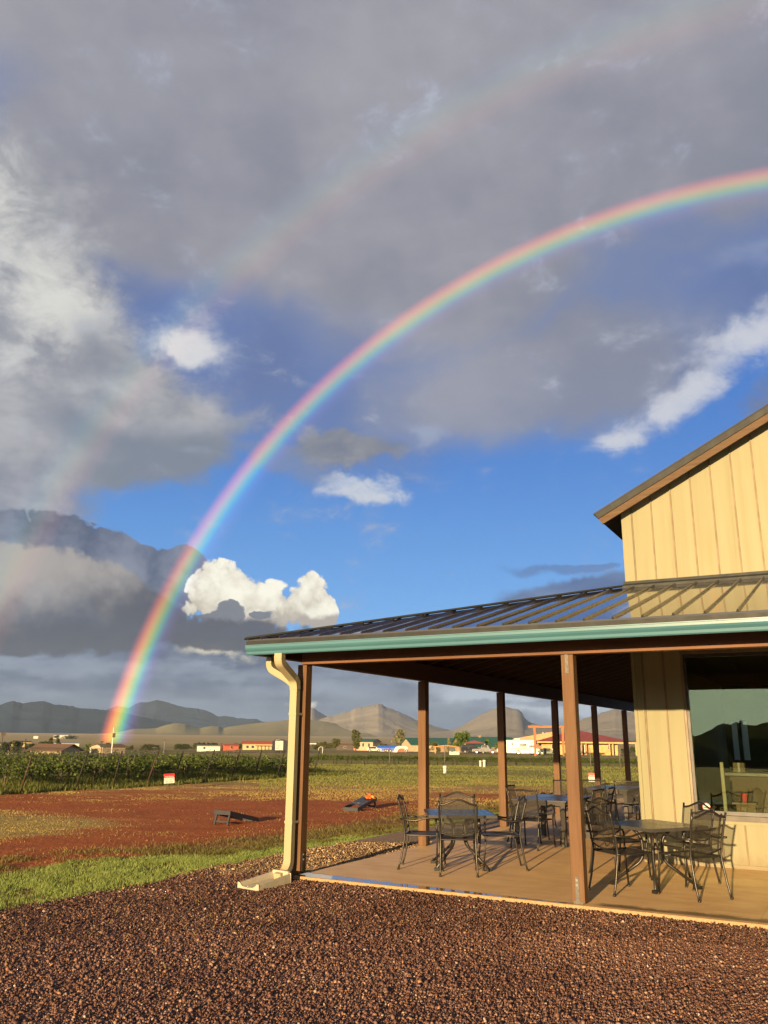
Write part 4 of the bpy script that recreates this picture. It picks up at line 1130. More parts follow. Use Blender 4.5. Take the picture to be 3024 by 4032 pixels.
def build_vines():
    protos = [make_vine(k) for k in range(7)]; used = set(); cnt = 0
    def place(p, rot, sc, label, group):
        nonlocal cnt
        k = random.randrange(7)
        o = protos[k] if k not in used else copy_tree(protos[k]); used.add(k)
        o.location = p; o.rotation_euler = (0, 0, rot + (math.pi if random.random() < .5 else 0)); o.scale = (sc, sc * random.uniform(.9, 1.1), sc * random.uniform(.78, .92))
        o['label'] = label; o['group'] = group; cnt += 1
    for bi, b in enumerate(ROWB):
        a = -17.3 - random.uniform(0, .4); k = 0
        while True:
            p = site(a, b); az = math.degrees(math.atan2(p.x, p.y))
            if az < -27.5 or k > 24: break
            p.z = terrain(p.x, p.y)
            place(p, -AZ, random.uniform(.93, 1.08), 'leafy grape vine in the tall near rows left of the porch', 'grape vines in the near rows'); a -= random.uniform(1.35, 1.55); k += 1
    for ri, Y in enumerate((60.5, 63.2, 66.0)):
        x = -5.0 + random.uniform(0, .5)
        while x < 27.5:
            place(Vector((x, Y + random.uniform(-.1, .1), terrain(x, Y))), 0, random.uniform(.70, .82), 'low grape vine in the distant row across the meadow', 'grape vines in the distant rows'); x += random.uniform(1.0, 1.25)
    # end posts, leaning outward
    for i, b in enumerate(ROWB):
        a = -16.62 + random.uniform(-.15, .15); p = site(a, b); p.z = terrain(p.x, p.y)
        ln = random.uniform(.30, .48); h = random.uniform(1.15, 1.3)
        root = MB().tube([(-.03, 0, -.1), (ln, random.uniform(-.05, .05), h)], [.028, .024], 8).build('vineyard_post', M_RUST if i % 3 else mat('red_rusty_pipe', (.05, .020, .012), (.035, .016, .010), .7, 12))
        root.location = p; root.rotation_euler = (0, 0, -AZ)
        tag(root, 'rusty leaning end post where a near vine row starts', 'post', 'leaning end posts of the vine rows')
        w = MB(); far = site(-60, b) - site(-16.4, b); 
        for z in (.42, .78, 1.05):
            L_ = 30; w.tube([(0.05, 0, z + .05), (-4, 0, z - .03), (-9, 0, z), (-L_, 0, z)], .011 if z < .5 else .006, 5)
        o = w.build('trellis_wire', M_WIRE); o.location = p; o.rotation_euler = (0, 0, -AZ)
        tag(o, 'dark drip hose and wires strung along a near vine row', 'trellis wire', 'wires of the near vine rows')
    for Y in (60.5, 63.2, 66.0):
        w = MB()
        for z in (.34, .6): w.tube([(-5, 0, z), (8, 0, z - .02), (28, 0, z)], .014, 5)
        o = w.build('trellis_wire', M_WIRE); o.location = (0, Y, terrain(5, Y)); tag(o, 'dark wires strung along a distant vine row', 'trellis wire', 'wires of the distant vine rows')
    for x, Y in ((.55, 59.8), (4.4, 59.9), (12.35, 59.9), (14.5, 59.8), (16.6, 60.0)):
        o = MB().tube([(0, 0, -.1), (0, 0, 1.35)], .025, 6).build('trellis_post', M_STAKE); o.location = (x, Y, terrain(x, Y)); tag(o, 'thin grey trellis post standing in the distant vine row', 'post', 'thin posts of the distant vine row')
build_vines()

# ------------------------------------------------------------------ patio furniture
M_IRON = mat('dark_wrought_metal', (.040, .036, .031), (.028, .025, .022), .38, 8, metal=.55, spec=.6)
M_TABLE = mat('dark_slatted_table', (.055, .052, .048), (.040, .038, .035), .28, 5, spec=.6)
def mesh_fabric(name, c, alpha, sc):
    mt, nt, p = new_mat(name)
    p.inputs['Base Color'].default_value = (*c, 1); p.inputs['Roughness'].default_value = .5
    co = coords(nt); x, y, z = sepxyz(nt, co)
    g = (x * sc).fn('SINE') * ((z + y) * sc).fn('SINE')
    tr = nt.nodes.new('ShaderNodeBsdfTransparent'); mx = nt.nodes.new('ShaderNodeMixShader')
    f = (g * .22 + alpha).ss(0, 1, 0, 1)
    nt.links.new(f.k, mx.inputs[0]); nt.links.new(tr.outputs[0], mx.inputs[1]); nt.links.new(p.outputs[0], mx.inputs[2])
    nt.links.new(mx.outputs[0], nt.nodes['Material Output'].inputs[0]); return mt
M_MESH = mesh_fabric('expanded_metal_mesh', (.022, .020, .015), .47, 520)
M_SEAT = mesh_fabric('seat_mesh', (.026, .025, .021), .85, 520)

def face_rot(fa, fb):
    f = fa * U + fb * V; return math.atan2(-f[0], f[1])

def make_chair(arched=True):
    root = thing('patio_chair', 'dark metal patio chair', 'chair')
    W = .235
    def back_pt(s, z):           # rear upright: gentle S
        y = np.interp(z, [0, .15, .43, .62, .90], [-.325, -.285, -.235, -.262, -.335]); x = np.interp(z, [0, .43, .9], [.235, .222, .25])
        return (s * x, y, z)
    for s in (-1, 1):
        MB().tube([back_pt(s, z) for z in np.linspace(.0, .90, 13)], .0125, 8).cyl(back_pt(s, 0), .017, .02, 8).build('leg', M_IRON, root)
    for s in (-1, 1):
        pts = arc_path([(s * .262, .262, 0), (s * .252, .225, .40), (s * .27, .245, .655), (s * .28, .05, .655), (s * .275, -.10, .61), (s * .262, -.30, .635)], .12, 6)
        i = next(q for q, p in enumerate(pts) if p[2] > .45)
        MB().tube(pts[:i + 1], .0125, 8).cyl(pts[0], .017, .02, 8).build('leg', M_IRON, root)
        MB().tube(pts[i:], .0125, 8).build('armrest', M_IRON, root)
    st = MB(); nx, ny = 8, 7
    def sp(i, j):
        x = -W + 2 * W * i / nx; y = .235 - .47 * j / ny
        return (x, y, .43 + .012 * math.sin(math.pi * j / ny * 1.3) - .018 * math.sin(math.pi * i / nx) * math.sin(math.pi * j / ny))
    o = [[sp(i, j) for i in range(nx + 1)] for j in range(ny + 1)]
    vs = [p for r_ in o for p in r_]; fs = [(j * (nx + 1) + i, j * (nx + 1) + i + 1, (j + 1) * (nx + 1) + i + 1, (j + 1) * (nx + 1) + i) for j in range(ny) for i in range(nx)]
    st.add(vs, fs, True); se = st.build('seat', M_SEAT, root)
    MB().tube(arc_path([(-W, .05, .43), (-W, .24, .43), (W, .24, .43), (W, -.235, .43), (-W, -.235, .43), (-W, .05, .43)], .03, 4), .011, 6).build('seat_rim', M_IRON, se)
    def top(x): 
        t = abs(x) / .245
        return .865 + (.055 * (math.cos(math.pi * min(1, t * 1.15)) * .5 + .5) - .012 * t if arched else .028 - .012 * t)
    bk = MB(); nx, nz = 12, 8; vs = []
    for j in range(nz + 1):
        for i in range(nx + 1):
            u_ = i / nx * 2 - 1; lo = .515 + (.045 * (abs(u_) ** 2) - .045)
            zt = top(u_ * .245); z = lo + (zt - lo) * j / nz; bx, by, _ = back_pt(1, min(z, .9))
            vs.append((u_ * bx, by - .012 * (1 - u_ * u_), z))
    fs = [(j * (nx + 1) + i, j * (nx + 1) + i + 1, (j + 1) * (nx + 1) + i + 1, (j + 1) * (nx + 1) + i) for j in range(nz) for i in range(nx)]
    bk.add(vs, fs, True); bo = bk.build('backrest', M_MESH, root)
    rim = lambda j: [Vector(vs[j * (nx + 1) + i]) for i in range(nx + 1)]
    MB().tube(rim(nz), .0125, 8).build('top_rail', M_IRON, bo); MB().tube(rim(0), .009, 6).build('bottom_rail', M_IRON, bo)
    return root

CH = make_chair(True); CH2 = make_chair(False); _first = {id(CH): True, id(CH2): True}
def chair(src, a, b, fa, fb, label, group='dark metal patio chairs'):
    """a, b: midway between the rear feet; fa, fb: the way it faces"""
    L_ = math.hypot(fa, fb); fa, fb = fa / L_, fb / L_
    o = src if _first.pop(id(src), False) else copy_tree(src)
    o.location = site(a + fa * .32, b + fb * .32); o.rotation_euler = (0, 0, face_rot(fa, fb)); tag(o, label, 'chair', group); return o
chair(CH, .80, 1.38, .94, .35, 'arch-backed metal chair left of the table nearest the downspout, seen side-on')
chair(CH, 1.81, 1.02, -.45, .89, 'arch-backed metal chair before the table nearest the downspout, back to viewer')
chair(CH, 1.20, 2.38, .45, -.89, 'arch-backed metal chair behind the table nearest the downspout, only its back showing')
chair(CH, 2.26, 2.17, -.87, -.5, 'arch-backed metal chair right of the table nearest the downspout, facing left')
chair(CH, 3.64, .86, .63, .77, 'arch-backed metal chair just right of the big front post, in the post shadow')
chair(CH, 4.83, 1.05, -.80, .6, 'arch-backed metal chair at the right end, standing closest to the viewer')
chair(CH, 4.52, 2.42, -.55, -.80, 'arch-backed metal chair between the wall table and the window sill')
chair(CH, 3.28, 2.42, .77, -.60, 'arch-backed metal chair behind the wall table, between the front post and the wall')
chair(CH2, 1.61, 4.03, .12, .99, 'square-backed metal chair at the near end of the long dark table, back to viewer')
chair(CH2, .98, 5.2, 1, .05, 'square-backed metal chair on the left side of the long dark table')
chair(CH2, 2.58, 4.95, -1, .1, 'square-backed metal chair on the right side of the long table, nearer one')
chair(CH2, 2.60, 5.75, -1, -.05, 'square-backed metal chair on the right side of the long table, farther one')
chair(CH2, 1.18, 7.75, -.15, -1, 'square-backed metal chair beyond the far end of the long table')
chair(CH2, 1.62, 8.25, .1, 1, 'square-backed metal chair at the near side of the farthest table, left one')
chair(CH2, 2.30, 8.25, -.25, .97, 'square-backed metal chair at the near side of the farthest table, right one')
chair(CH2, 2.75, 9.6, -1, -.1, 'square-backed metal chair on the wall side of the farthest table')

def pedestal_table(a, b, ang, w, d, label, h=.70, flat=False):
    root = thing('patio_table', label, 'table', site(a, b), -AZ + ang, 'dark patio tables')
    t = MB(); n = 9
    for i in range(n):
        x0 = -w / 2 + w * i / n; t.box(x0 + .002, -d / 2, h - .024, x0 + w / n - .002, d / 2, h)
    t.box(-w / 2 - .006, -d / 2 - .012, h - .036, w / 2 + .006, -d / 2 - .001, h + .001); t.box(-w / 2 - .006, d / 2 + .001, h - .036, w / 2 + .006, d / 2 + .012, h + .001)
    t.box(-w / 2 - .012, -d / 2 - .012, h - .036, -w / 2 - .0065, d / 2 + .012, h + .001); t.box(w / 2 + .0065, -d / 2 - .012, h - .036, w / 2 + .012, d / 2 + .012, h + .001)
    t.build('tabletop', M_TABLE, root)
    for sx in (-1, 1):
        for sy in (-1, 1):
            p = arc_path([(sx * .18, sy * .18, h - .03), (sx * .085, sy * .085, h - .14), (sx * .075, sy * .075, .30), (sx * .34, sy * .34, .03)], .10, 6)
            MB().tube(p, .019, 8).box(sx * .34 - .03, sy * .34 - .03, 0, sx * .34 + .03, sy * .34 + .03, .035).build('leg', M_IRON, root)
    MB().tube([(-.08, -.08, .42), (.08, .08, .42)], .012, 6).tube([(.08, -.08, .42), (-.08, .08, .42)], .012, 6).build('brace', M_IRON, root)
    return root
def leg_table(a, b, ang, w, d, label, h=.71):
    root = thing('patio_table', label, 'table', site(a, b), -AZ + ang, 'dark patio tables')
    t = MB(); n = 14
    for i in range(n):
        y0 = -d / 2 + d * i / n; t.box(-w / 2, y0 + .002, h - .022, w / 2, y0 + d / n - .002, h)
    t.build('tabletop', M_TABLE, root)
    MB().box(-w / 2 + .03, -d / 2 + .03, h - .085, w / 2 - .03, -d / 2 + .05, h - .024).box(-w / 2 + .03, d / 2 - .05, h - .085, w / 2 - .03, d / 2 - .03, h - .024).box(-w / 2 + .03, -d / 2 + .051, h - .085, -w / 2 + .05, d / 2 - .051, h - .024).box(w / 2 - .05, -d / 2 + .051, h - .085, w / 2 - .03, d / 2 - .051, h - .024).build('apron', M_IRON, root)
    for sx in (-1, 1):
        for sy in (-1, 1):
            x, y = sx * (w / 2 - .07), sy * (d / 2 - .07); MB().box(x - .035, y - .035, 0, x + .035, y + .035, h - .086).build('leg', M_IRON, root)
    return root
pedestal_table(1.48, 1.80, rad(29.5), .88, 1.0, 'square dark metal table nearest the corner downspout, ringed by four chairs')
pedestal_table(4.08, 1.62, rad(57), .90, .90, 'square dark metal table in front of the cream wall, right of the front post')
leg_table(1.66, 5.40, 0.0, .95, 1.55, 'long dark slatted table on square legs, second along the side porch')
leg_table(1.75, 9.35, 0.0, .95, 1.5, 'farthest dark slatted table under the side porch, backed by lounge chairs')

# slatted lounge chairs at the far end
M_ADK = wood('dark_weathered_slats', (.075, .07, .065), (.045, .042, .040), axis=2, rough=.6)
def adirondack():
    root = thing('lounge_chair', 'dark slatted wooden lounge chair', 'lounge chair')
    for i, x in enumerate(np.linspace(-.22, .22, 5)):
        top = .98 - abs(i - 2) * .06 - .02 * abs(i - 2) ** 2
        m_ = MB(); y0, y1 = -.20, -.62
        n = 6; arc = [(x - .05 + .10 * k / n, top + .04 * math.sin(math.pi * k / n)) for k in range(n + 1)]
        poly = [(x - .05, .24), (x + .05, .24)] + arc[::-1]
        sl = lambda X, Z, o=0: (X, y0 + (y1 - y0) * (Z - .24) / .75 + o, Z)
        m_.prism(poly, lambda X, Z: sl(X, Z), lambda X, Z: sl(X, Z, -.022)); m_.build('back_slat', M_ADK, root)
    s = MB()
    for k in range(6): 
        y = -.18 + k * .105; s.bar((-.27, y, .26 + k * .028), (.27, y, .26 + k * .028), .09, .022)
    s.build('seat', M_ADK, root)
    for sx in (-1, 1):
        MB().box(sx * .34 - .06, -.36, .56, sx * .34 + .06, .42, .582).build('armrest', M_ADK, root)
        MB().box(sx * .30 - .02, .28, 0, sx * .30 + .02, .40, .558).build('leg', M_ADK, root)
        MB().bar((sx * .27, .38, .36), (sx * .27, -.62, .05), .03, .11).box(sx * .30 - .018, -.36, 0.02, sx * .30 + .018, -.26, .558).build('side_rail', M_ADK, root)
    return root
AD = adirondack(); AD.location = site(1.75, 12.3); AD.rotation_euler = (0, 0, face_rot(-.95, -.3)); AD['label'] = 'dark slatted lounge chair with scalloped back, beyond the farthest porch table'; AD['group'] = 'slatted lounge chairs'
a2 = copy_tree(AD); a2.location = site(2.35, 11.2); a2.rotation_euler = (0, 0, face_rot(-.98, .15)); a2['label'] = 'dark slatted lounge chair half hidden behind the cream wall corner'

# ------------------------------------------------------------------ splash block under the downspout
M_SPLASH = mat('cream_splash_block', (.40, .36, .27), (.33, .29, .21), .6, 9, b=.2)
sb = MB()
def ch(t):     # along the block: 0 at the wall, 1 at the open end
    return t
L0, w0, w1 = .56, .135, .15
def tray(name):
    n = 10; rows = []
    for i in range(n + 1):
        t = i / n; w = w0 + (w1 - w0) * t; zf = .055 - .02 * t; rim = .115 - .04 * t; y = L0 * t
        rows.append([(-w - .03, y, 0), (-w - .022, y, rim), (-w + .004, y, rim), (-w + .05, y, zf), (0, y, zf - .008), (w - .05, y, zf), (w - .004, y, rim), (w + .022, y, rim), (w + .03, y, 0)])
    vs = [p for r_ in rows for p in r_]; k = 9; fs = []
    for i in range(n):
        for j in range(k - 1): fs.append((i * k + j, i * k + j + 1, (i + 1) * k + j + 1, (i + 1) * k + j))
    fs.append(tuple(range(k))); fs.append(tuple(n * k + j for j in reversed(range(k))))
    return vs, fs
vs, fs = tray('x'); sb.add(vs, fs)
sb.box(-.13, -.02, .0, .13, .02, .14)
for s in (-1, 1): sb.box(s * .055 - .012, .12, .01, s * .055 + .012, .52, .04)
so = sb.build('splash_block', M_SPLASH, None, .006)
so.location = (-1.22, 11.02, .036); so.rotation_euler = (rad(-2.5), 0, rad(142.7))
tag(so, 'cream splash block lying on the gravel under the downspout elbow', 'splash block')

# ------------------------------------------------------------------ signs
def text_mesh(txt, size, m_, parent, loc, name='lettering', ext=.001, align='CENTER', sx=1.0, rx=math.pi / 2):
    cu = bpy.data.curves.new('text', 'FONT'); cu.body = txt; cu.size = size; cu.align_x = align; cu.align_y = 'CENTER'; cu.extrude = ext
    o = bpy.data.objects.new('text', cu); COL.objects.link(o); bpy.context.view_layer.update()
    me = bpy.data.meshes.new_from_object(o.evaluated_get(bpy.context.evaluated_depsgraph_get())); bpy.data.objects.remove(o)
    me.materials.clear(); me.materials.append(m_)
    t = bpy.data.objects.new(name, me); link(t, parent); t.location = loc; t.rotation_euler = (rx, 0, 0); t.scale = (sx, 1, 1); return t
M_SIGNW = mat('sign_white', (.55, .52, .45), (.50, .47, .40), .45, 3)
M_SIGNR = mat('sign_red', (.42, .012, .012), (.38, .011, .011), .4, 3)
M_INK = mat('sign_ink', (.05, .05, .035), None, .6); M_PINK = mat('sign_pale_ink', (.85, .62, .58), None, .5)
def yard_sign(loc, rot, tilt, label, sc=1.0):
    r = thing('warning_sign', label, 'sign', loc, rot, 'red and white warning signs at the vines')
    b = MB().box(-.165, 0, .17, .165, .012, .345).build('board', M_SIGNW, r, .004)
    h = MB().box(-.168, -.0015, .345, .168, .013, .475).build('header', M_SIGNR, r, .004)
    text_mesh('Vines Resting', .062, M_PINK, r, (0, -.003, .385), sx=.85)
    text_mesh('DO NOT', .080, M_INK, r, (0, -.0015, .292), sx=.95); text_mesh('ENTER', .080, M_INK, r, (0, -.0015, .216), sx=.95)
    MB().box(-.012, .014, -.12, .012, .026, .42).build('stake', M_RUST, r)
    r.rotation_euler = (0, tilt, rot); r.scale = (sc, sc, sc); return r
yard_sign((-7.36, 30.2, 0), rad(14), rad(-3), 'red and white no-entry sign beside a leaning post of the near vines', 1.06)
yard_sign((8.18, 33.5, 0.03), rad(-12), rad(2), 'red and white no-entry sign in the meadow, seen past the porch chairs', 1.08)

# no-smoking sticker on the window
def sticker():
    r = thing('no_smoking_sticker', 'small round no-smoking sticker with red ring, low on the window', 'sticker', site(4.415, WB + .0895, .775), -AZ)
    n = 40; R0 = .055
    ring = lambda ra, y: [(ra * math.cos(2 * math.pi * k / n), y, ra * math.sin(2 * math.pi * k / n)) for k in range(n)]
    m_ = MB(); m_.add(ring(R0, -.0005), [tuple(reversed(range(n)))]); m_.build('disc', mat('sticker_white', (.78, .72, .62), None, .5), r)
    m_ = MB(); m_.add(ring(R0, -.0012) + ring(R0 * .83, -.0012), [((k + 1) % n, k, n + k, n + (k + 1) % n) for k in range(n)])
    c, s = math.cos(rad(-45)), math.sin(rad(-45)); hw = .005
    m_.add([(c * .047 - s * hw, -.0016, s * .047 + c * hw), (c * .047 + s * hw, -.0016, s * .047 - c * hw), (-c * .047 + s * hw, -.0016, -s * .047 - c * hw), (-c * .047 - s * hw, -.0016, -s * .047 + c * hw)], [(0, 1, 2, 3)])
    m_.build('ring', M_SIGNR, r)
    m_ = MB(); m_.box(-.034, -.0014, -.012, .022, -.0010, -.002); m_.box(.025, -.0014, -.012, .032, -.0010, -.002)
    m_.tube([(.03, -.0012, .004), (.024, -.0012, .014), (.032, -.0012, .022), (.024, -.0012, .03)], .002, 4); m_.build('cigarette', M_INK, r)
    return r
sticker()

# ------------------------------------------------------------------ cornhole boards and bags
M_BOARD = mat('black_board_paint', (.034, .036, .042), (.024, .025, .030), .45, 7, spec=.5)
M_BWHITE = mat('board_lettering', (.62, .62, .60), None, .6)
def cornhole(a, b, label, flip):
    """b: low end; the high end is .95 m on (flip: towards the viewer)"""
    r = thing('cornhole_board', label, 'game board', site(a, b, -.09), -AZ + (math.pi if flip else 0), 'black cornhole boards facing each other')
    L_, w, h0, h1, th = .98, .215, .085, .285, .085
    zt = lambda y: h0 + (h1 - h0) * y / L_
    n = 20; hole = [(.055 * math.cos(2 * math.pi * k / n), L_ - .19 + .055 * math.sin(2 * math.pi * k / n)) for k in range(n)]
    m_ = MB(); vs = []; outer = []
    for hx, hy in hole:       # ring of quads from the hole to the rectangle's edge
        dx, dy = hx, hy - (L_ - .19); s_ = min((w / abs(dx)) if abs(dx) > 1e-6 else 9, ((.19) / dy) if dy > 1e-6 else ((L_ - .19) / -dy if dy < -1e-6 else 9)); outer.append((dx * s_, L_ - .19 + dy * s_))
    top = [(x, y, zt(y)) for x, y in hole] + [(x, y, zt(y)) for x, y in outer]
    m_.add(top, [(k, (k + 1) % n, n + (k + 1) % n, n + k) for k in range(n)])
    corners = [(-w, 0), (w, 0), (w, L_), (-w, L_)]
    for cx_, cy_ in corners:
        k = min(range(n), key=lambda q: 0 if False else abs(math.atan2(cy_ - (L_ - .19), cx_) - math.atan2(outer[q][1] - (L_ - .19), outer[q][0])))
    # fill the four corner triangles
    for k in range(n):
        p, q = outer[k], outer[(k + 1) % n]
        if abs(p[0] - q[0]) > 1e-4 and abs(p[1] - q[1]) > 1e-4:
            cx_ = max((p[0], q[0]), key=abs); cy_ = p[1] if (abs(p[1]) < 1e-4 or abs(p[1] - L_) < 1e-4) else q[1]
            m_.add([(p[0], p[1], zt(p[1])), (q[0], q[1], zt(q[1])), (cx_, cy_, zt(cy_))], [(0, 1, 2)])
    m_.build('deck', M_BOARD, r)
    m_ = MB()
    side = [(0, .0), (L_, h1 - th), (L_, h1 - .001), (0, h0 - .001)]
    for s in (-1, 1): m_.prism(side, lambda y, z: (s * w, y, z), lambda y, z: (s * (w - .02), y, z))
    m_.box(-w + .0205, .0, 0, w - .0205, .02, h0 - .002); m_.box(-w + .0205, L_ - .02, h1 - th, w - .0205, L_, h1 - .002)
    m_.build('frame', M_BOARD, r)
    for s in (-1, 1): MB().bar((s * (w - .045), L_ - .06, h1 - .03), (s * (w - .045), L_ + .015, 0), .04, .03, (0, 1, 0)).build('leg', M_BOARD, r)
    MB().box(-w + .065, L_ - .025, .05, w - .065, L_ - .005, .085).build('crossbar', M_BOARD, r)
    # pale lettering band, too worn to read
    m_ = MB(); y = .38; 
    for k in range(9):
        x = -.15 + k * .036
        if k != 4:
            m_.add([(x, y, zt(y) + .002), (x + .022, y, zt(y) + .002), (x + .022, y + .006, zt(y + .006) + .002), (x, y + .006, zt(y + .006) + .002)], [(0, 1, 2, 3)])
            m_.add([(x, y + .006, zt(y + .006) + .002), (x + .006, y + .006, zt(y + .006) + .002), (x + .006, y + .034, zt(y + .034) + .002), (x, y + .034, zt(y + .034) + .002)], [(0, 1, 2, 3)])
        else: m_.add([(x + .01, y - .02, zt(y - .02) + .002), (x + .035, y + .02, zt(y + .02) + .002), (x + .01, y + .06, zt(y + .06) + .002), (x - .015, y + .02, zt(y + .02) + .002)], [(0, 1, 2, 3)])
    m_.build('emblem', M_BWHITE, r)
    return r
cornhole(-5.30, 6.05, 'black cornhole board on the dirt, raised legs towards the viewer, no bags', True)
cornhole(-4.87, 9.53, 'black cornhole board with orange bags heaped at its raised far end', False)
M_BAG = mat('orange_bag', (.72, .17, .025), (.55, .10, .02), .8, 25, b=.3); M_BAG2 = mat('yellow_orange_bag', (.80, .36, .06), (.62, .22, .03), .8, 25, b=.3)
def bag(a, b, z, rot, m_, label):
    n = 10; vs = []; fs = []
    for j in range(n + 1):
        for i in range(n + 1):
            u_, v_ = i / n * 2 - 1, j / n * 2 - 1; t = max(0, (1 - u_ ** 4) * (1 - v_ ** 4)) ** .5
            vs.append((u_ * .078 * (1 - .08 * v_ * v_), v_ * .078 * (1 - .08 * u_ * u_), .030 * t + .006 * math.sin(u_ * 5 + v_ * 3)))
    m = n + 1
    for j in range(n):
        for i in range(n): fs.append((j * m + i, j * m + i + 1, (j + 1) * m + i + 1, (j + 1) * m + i))
    k = len(vs); vs += [(x, y, -z_ * .8) for x, y, z_ in vs]; fs += [tuple(reversed([q + k for q in f])) for f in fs]
    o = MB().add(vs, fs, True).build('bean_bag', m_); o.location = site(a, b, z - .09); o.rotation_euler = (rad(12) + rot * .1, rot * .3, rot); tag(o, label, 'bean bag', 'bean bags on the far board')
bag(-4.80, 10.30, .285, .3, M_BAG, 'orange bean bag flat on the far cornhole board, at the bottom of the heap')
bag(-4.70, 10.36, .300, 1.1, M_BAG2, 'yellowish bean bag leaning at the right of the heap on the board')
bag(-4.77, 10.34, .345, .8, M_BAG, 'orange bean bag on top of the heap on the far board')

# ------------------------------------------------------------------ things inside, seen through the window
M_RED = mat('red_plastic', (.55, .012, .015), (.48, .01, .012), .35, 3); M_PALEW = wood('pale_wood', (.15, .105, .055), (.11, .075, .038), axis=0, sc=9); M_BARW = wood('bar_panel', (.075, .048, .024), (.05, .032, .016), axis=2, sc=5)
cup = MB(); n = 20; prof = [(.030, 0), (.044, .112), (.0465, .114), (.0465, .119), (.042, .119), (.029, .006)]
vs = [(r_ * math.cos(2 * math.pi * k / n), r_ * math.sin(2 * math.pi * k / n), z) for r_, z in prof for k in range(n)]
cup.add(vs, [(i * n + k, i * n + (k + 1) % n, (i + 1) * n + (k + 1) % n, (i + 1) * n + k) for i in range(len(prof) - 1) for k in range(n)] + [tuple(reversed(range(n))), tuple((len(prof) - 1) * n + k for k in range(n))], True)
co_ = cup.build('red_cup', M_RED); co_.location = site(4.80, 5.0, .785); tag(co_, 'red plastic cup standing on a small wooden table inside the window', 'cup')
tb = thing('side_table', 'small pale wooden table inside the window, under the red cup', 'table', site(4.80, 5.02), -AZ)
MB().box(-.17, -.14, .755, .17, .14, .785).build('tabletop', M_PALEW, tb, .003)
MB().box(-.12, -.10, .0, -.01, .02, .754).build('leg', M_PALEW, tb); MB().box(.03, -.02, .0, .12, .10, .754).build('leg', M_PALEW, tb); MB().box(-.009, -.09, .60, .15, -.02, .754).build('apron', M_PALEW, tb)
br = thing('bar_counter', 'brown panelled bar counter deep inside the room behind the window', 'counter', site(5.8, 8.0), -AZ)
MB().box(-1.62, -.10, 1.06, 2.2, .55, 1.12).build('countertop', mat('countertop_stone', (.05, .042, .03), (.035, .03, .022), .3, 8), br, .006)
MB().box(-1.55, 0, 0, 2.2, .5, 1.055).build('front_panel', M_BARW, br)
bx = thing('cardboard_box', 'yellowish cardboard box on the bar counter behind the window', 'box', site(4.42, 8.18, 1.122), -AZ)
MB().box(-.10, -.09, 0, .10, .09, .17).build('body', mat('cardboard', (.10, .08, .03), (.08, .06, .024), .8, 5), bx, .003); MB().box(-.02, -.0925, .0, .02, .0925, .1715).build('tape', mat('pale_tape', (.12, .11, .08), None, .4), bx)
pp = MB().box(-.026, -.03, 0, .026, .03, 1.36).box(-.05, -.045, 0, .05, .045, .03).build('wooden_post', mat('pale_post_paint', (.22, .21, .12), (.18, .17, .10), .5, 4), None, .004); pp.location = site(4.50, 5.15); pp.rotation_euler = (0, 0, -AZ); tag(pp, 'pale upright post standing inside the window', 'post')
for i, (a, b, r_, l) in enumerate(((5.45, 5.3, 2.4, 'dark chair back just inside the window, right of the red cup'), (4.42, 6.0, .3, 'dark chair inside the window, left of the pale post'))):
    o = copy_tree(CH2); o.location = site(a, b); o.rotation_euler = (0, 0, r_); tag(o, l, 'chair', 'dark metal patio chairs')

# ------------------------------------------------------------------ the settlement across the fields
def M(n, c, r=.7, s=1.5, c2=None): return mat(n, c, c2, r, s)
def spot(x, dist, y=2950):
    p = at(x, y, dist); p.z = terrain(p.x, p.y); return p
def facing(p, extra=0): return -math.atan2(p.x, p.y) + rad(extra)
def width(px, dist): return px / FPX * dist
def zat(y, dist, x=1500):
    return at(x, y, dist).z
M_GLS = mat('dark_house_window', (.03, .035, .04), None, .15)
M_WHITE = M('white_paint', (.56, .54, .48)); M_TANW = M('tan_stucco', (.40, .32, .21)); M_ORW = M('apricot_stucco', (.46, .29, .11)); M_YELW = M('yellow_stucco', (.46, .37, .19))
M_BRROOF = M('brown_shingle', (.15, .085, .05), .85, 3); M_REDROOF = M('red_clay_roof', (.36, .075, .035), .75, 3); M_MAROON = M('maroon_metal_roof', (.20, .045, .038), .5, 2)
M_ORROOF = M('orange_metal_roof', (.46, .17, .045), .5, 2); M_GREENR = M('green_metal_roof', (.02, .095, .062), .45, 2); M_BROWNW = M('brown_siding', (.26, .17, .10)); M_GREYR = M('grey_roof', (.20, .20, .20)); M_DKW = M('dark_timber', (.06, .045, .035))

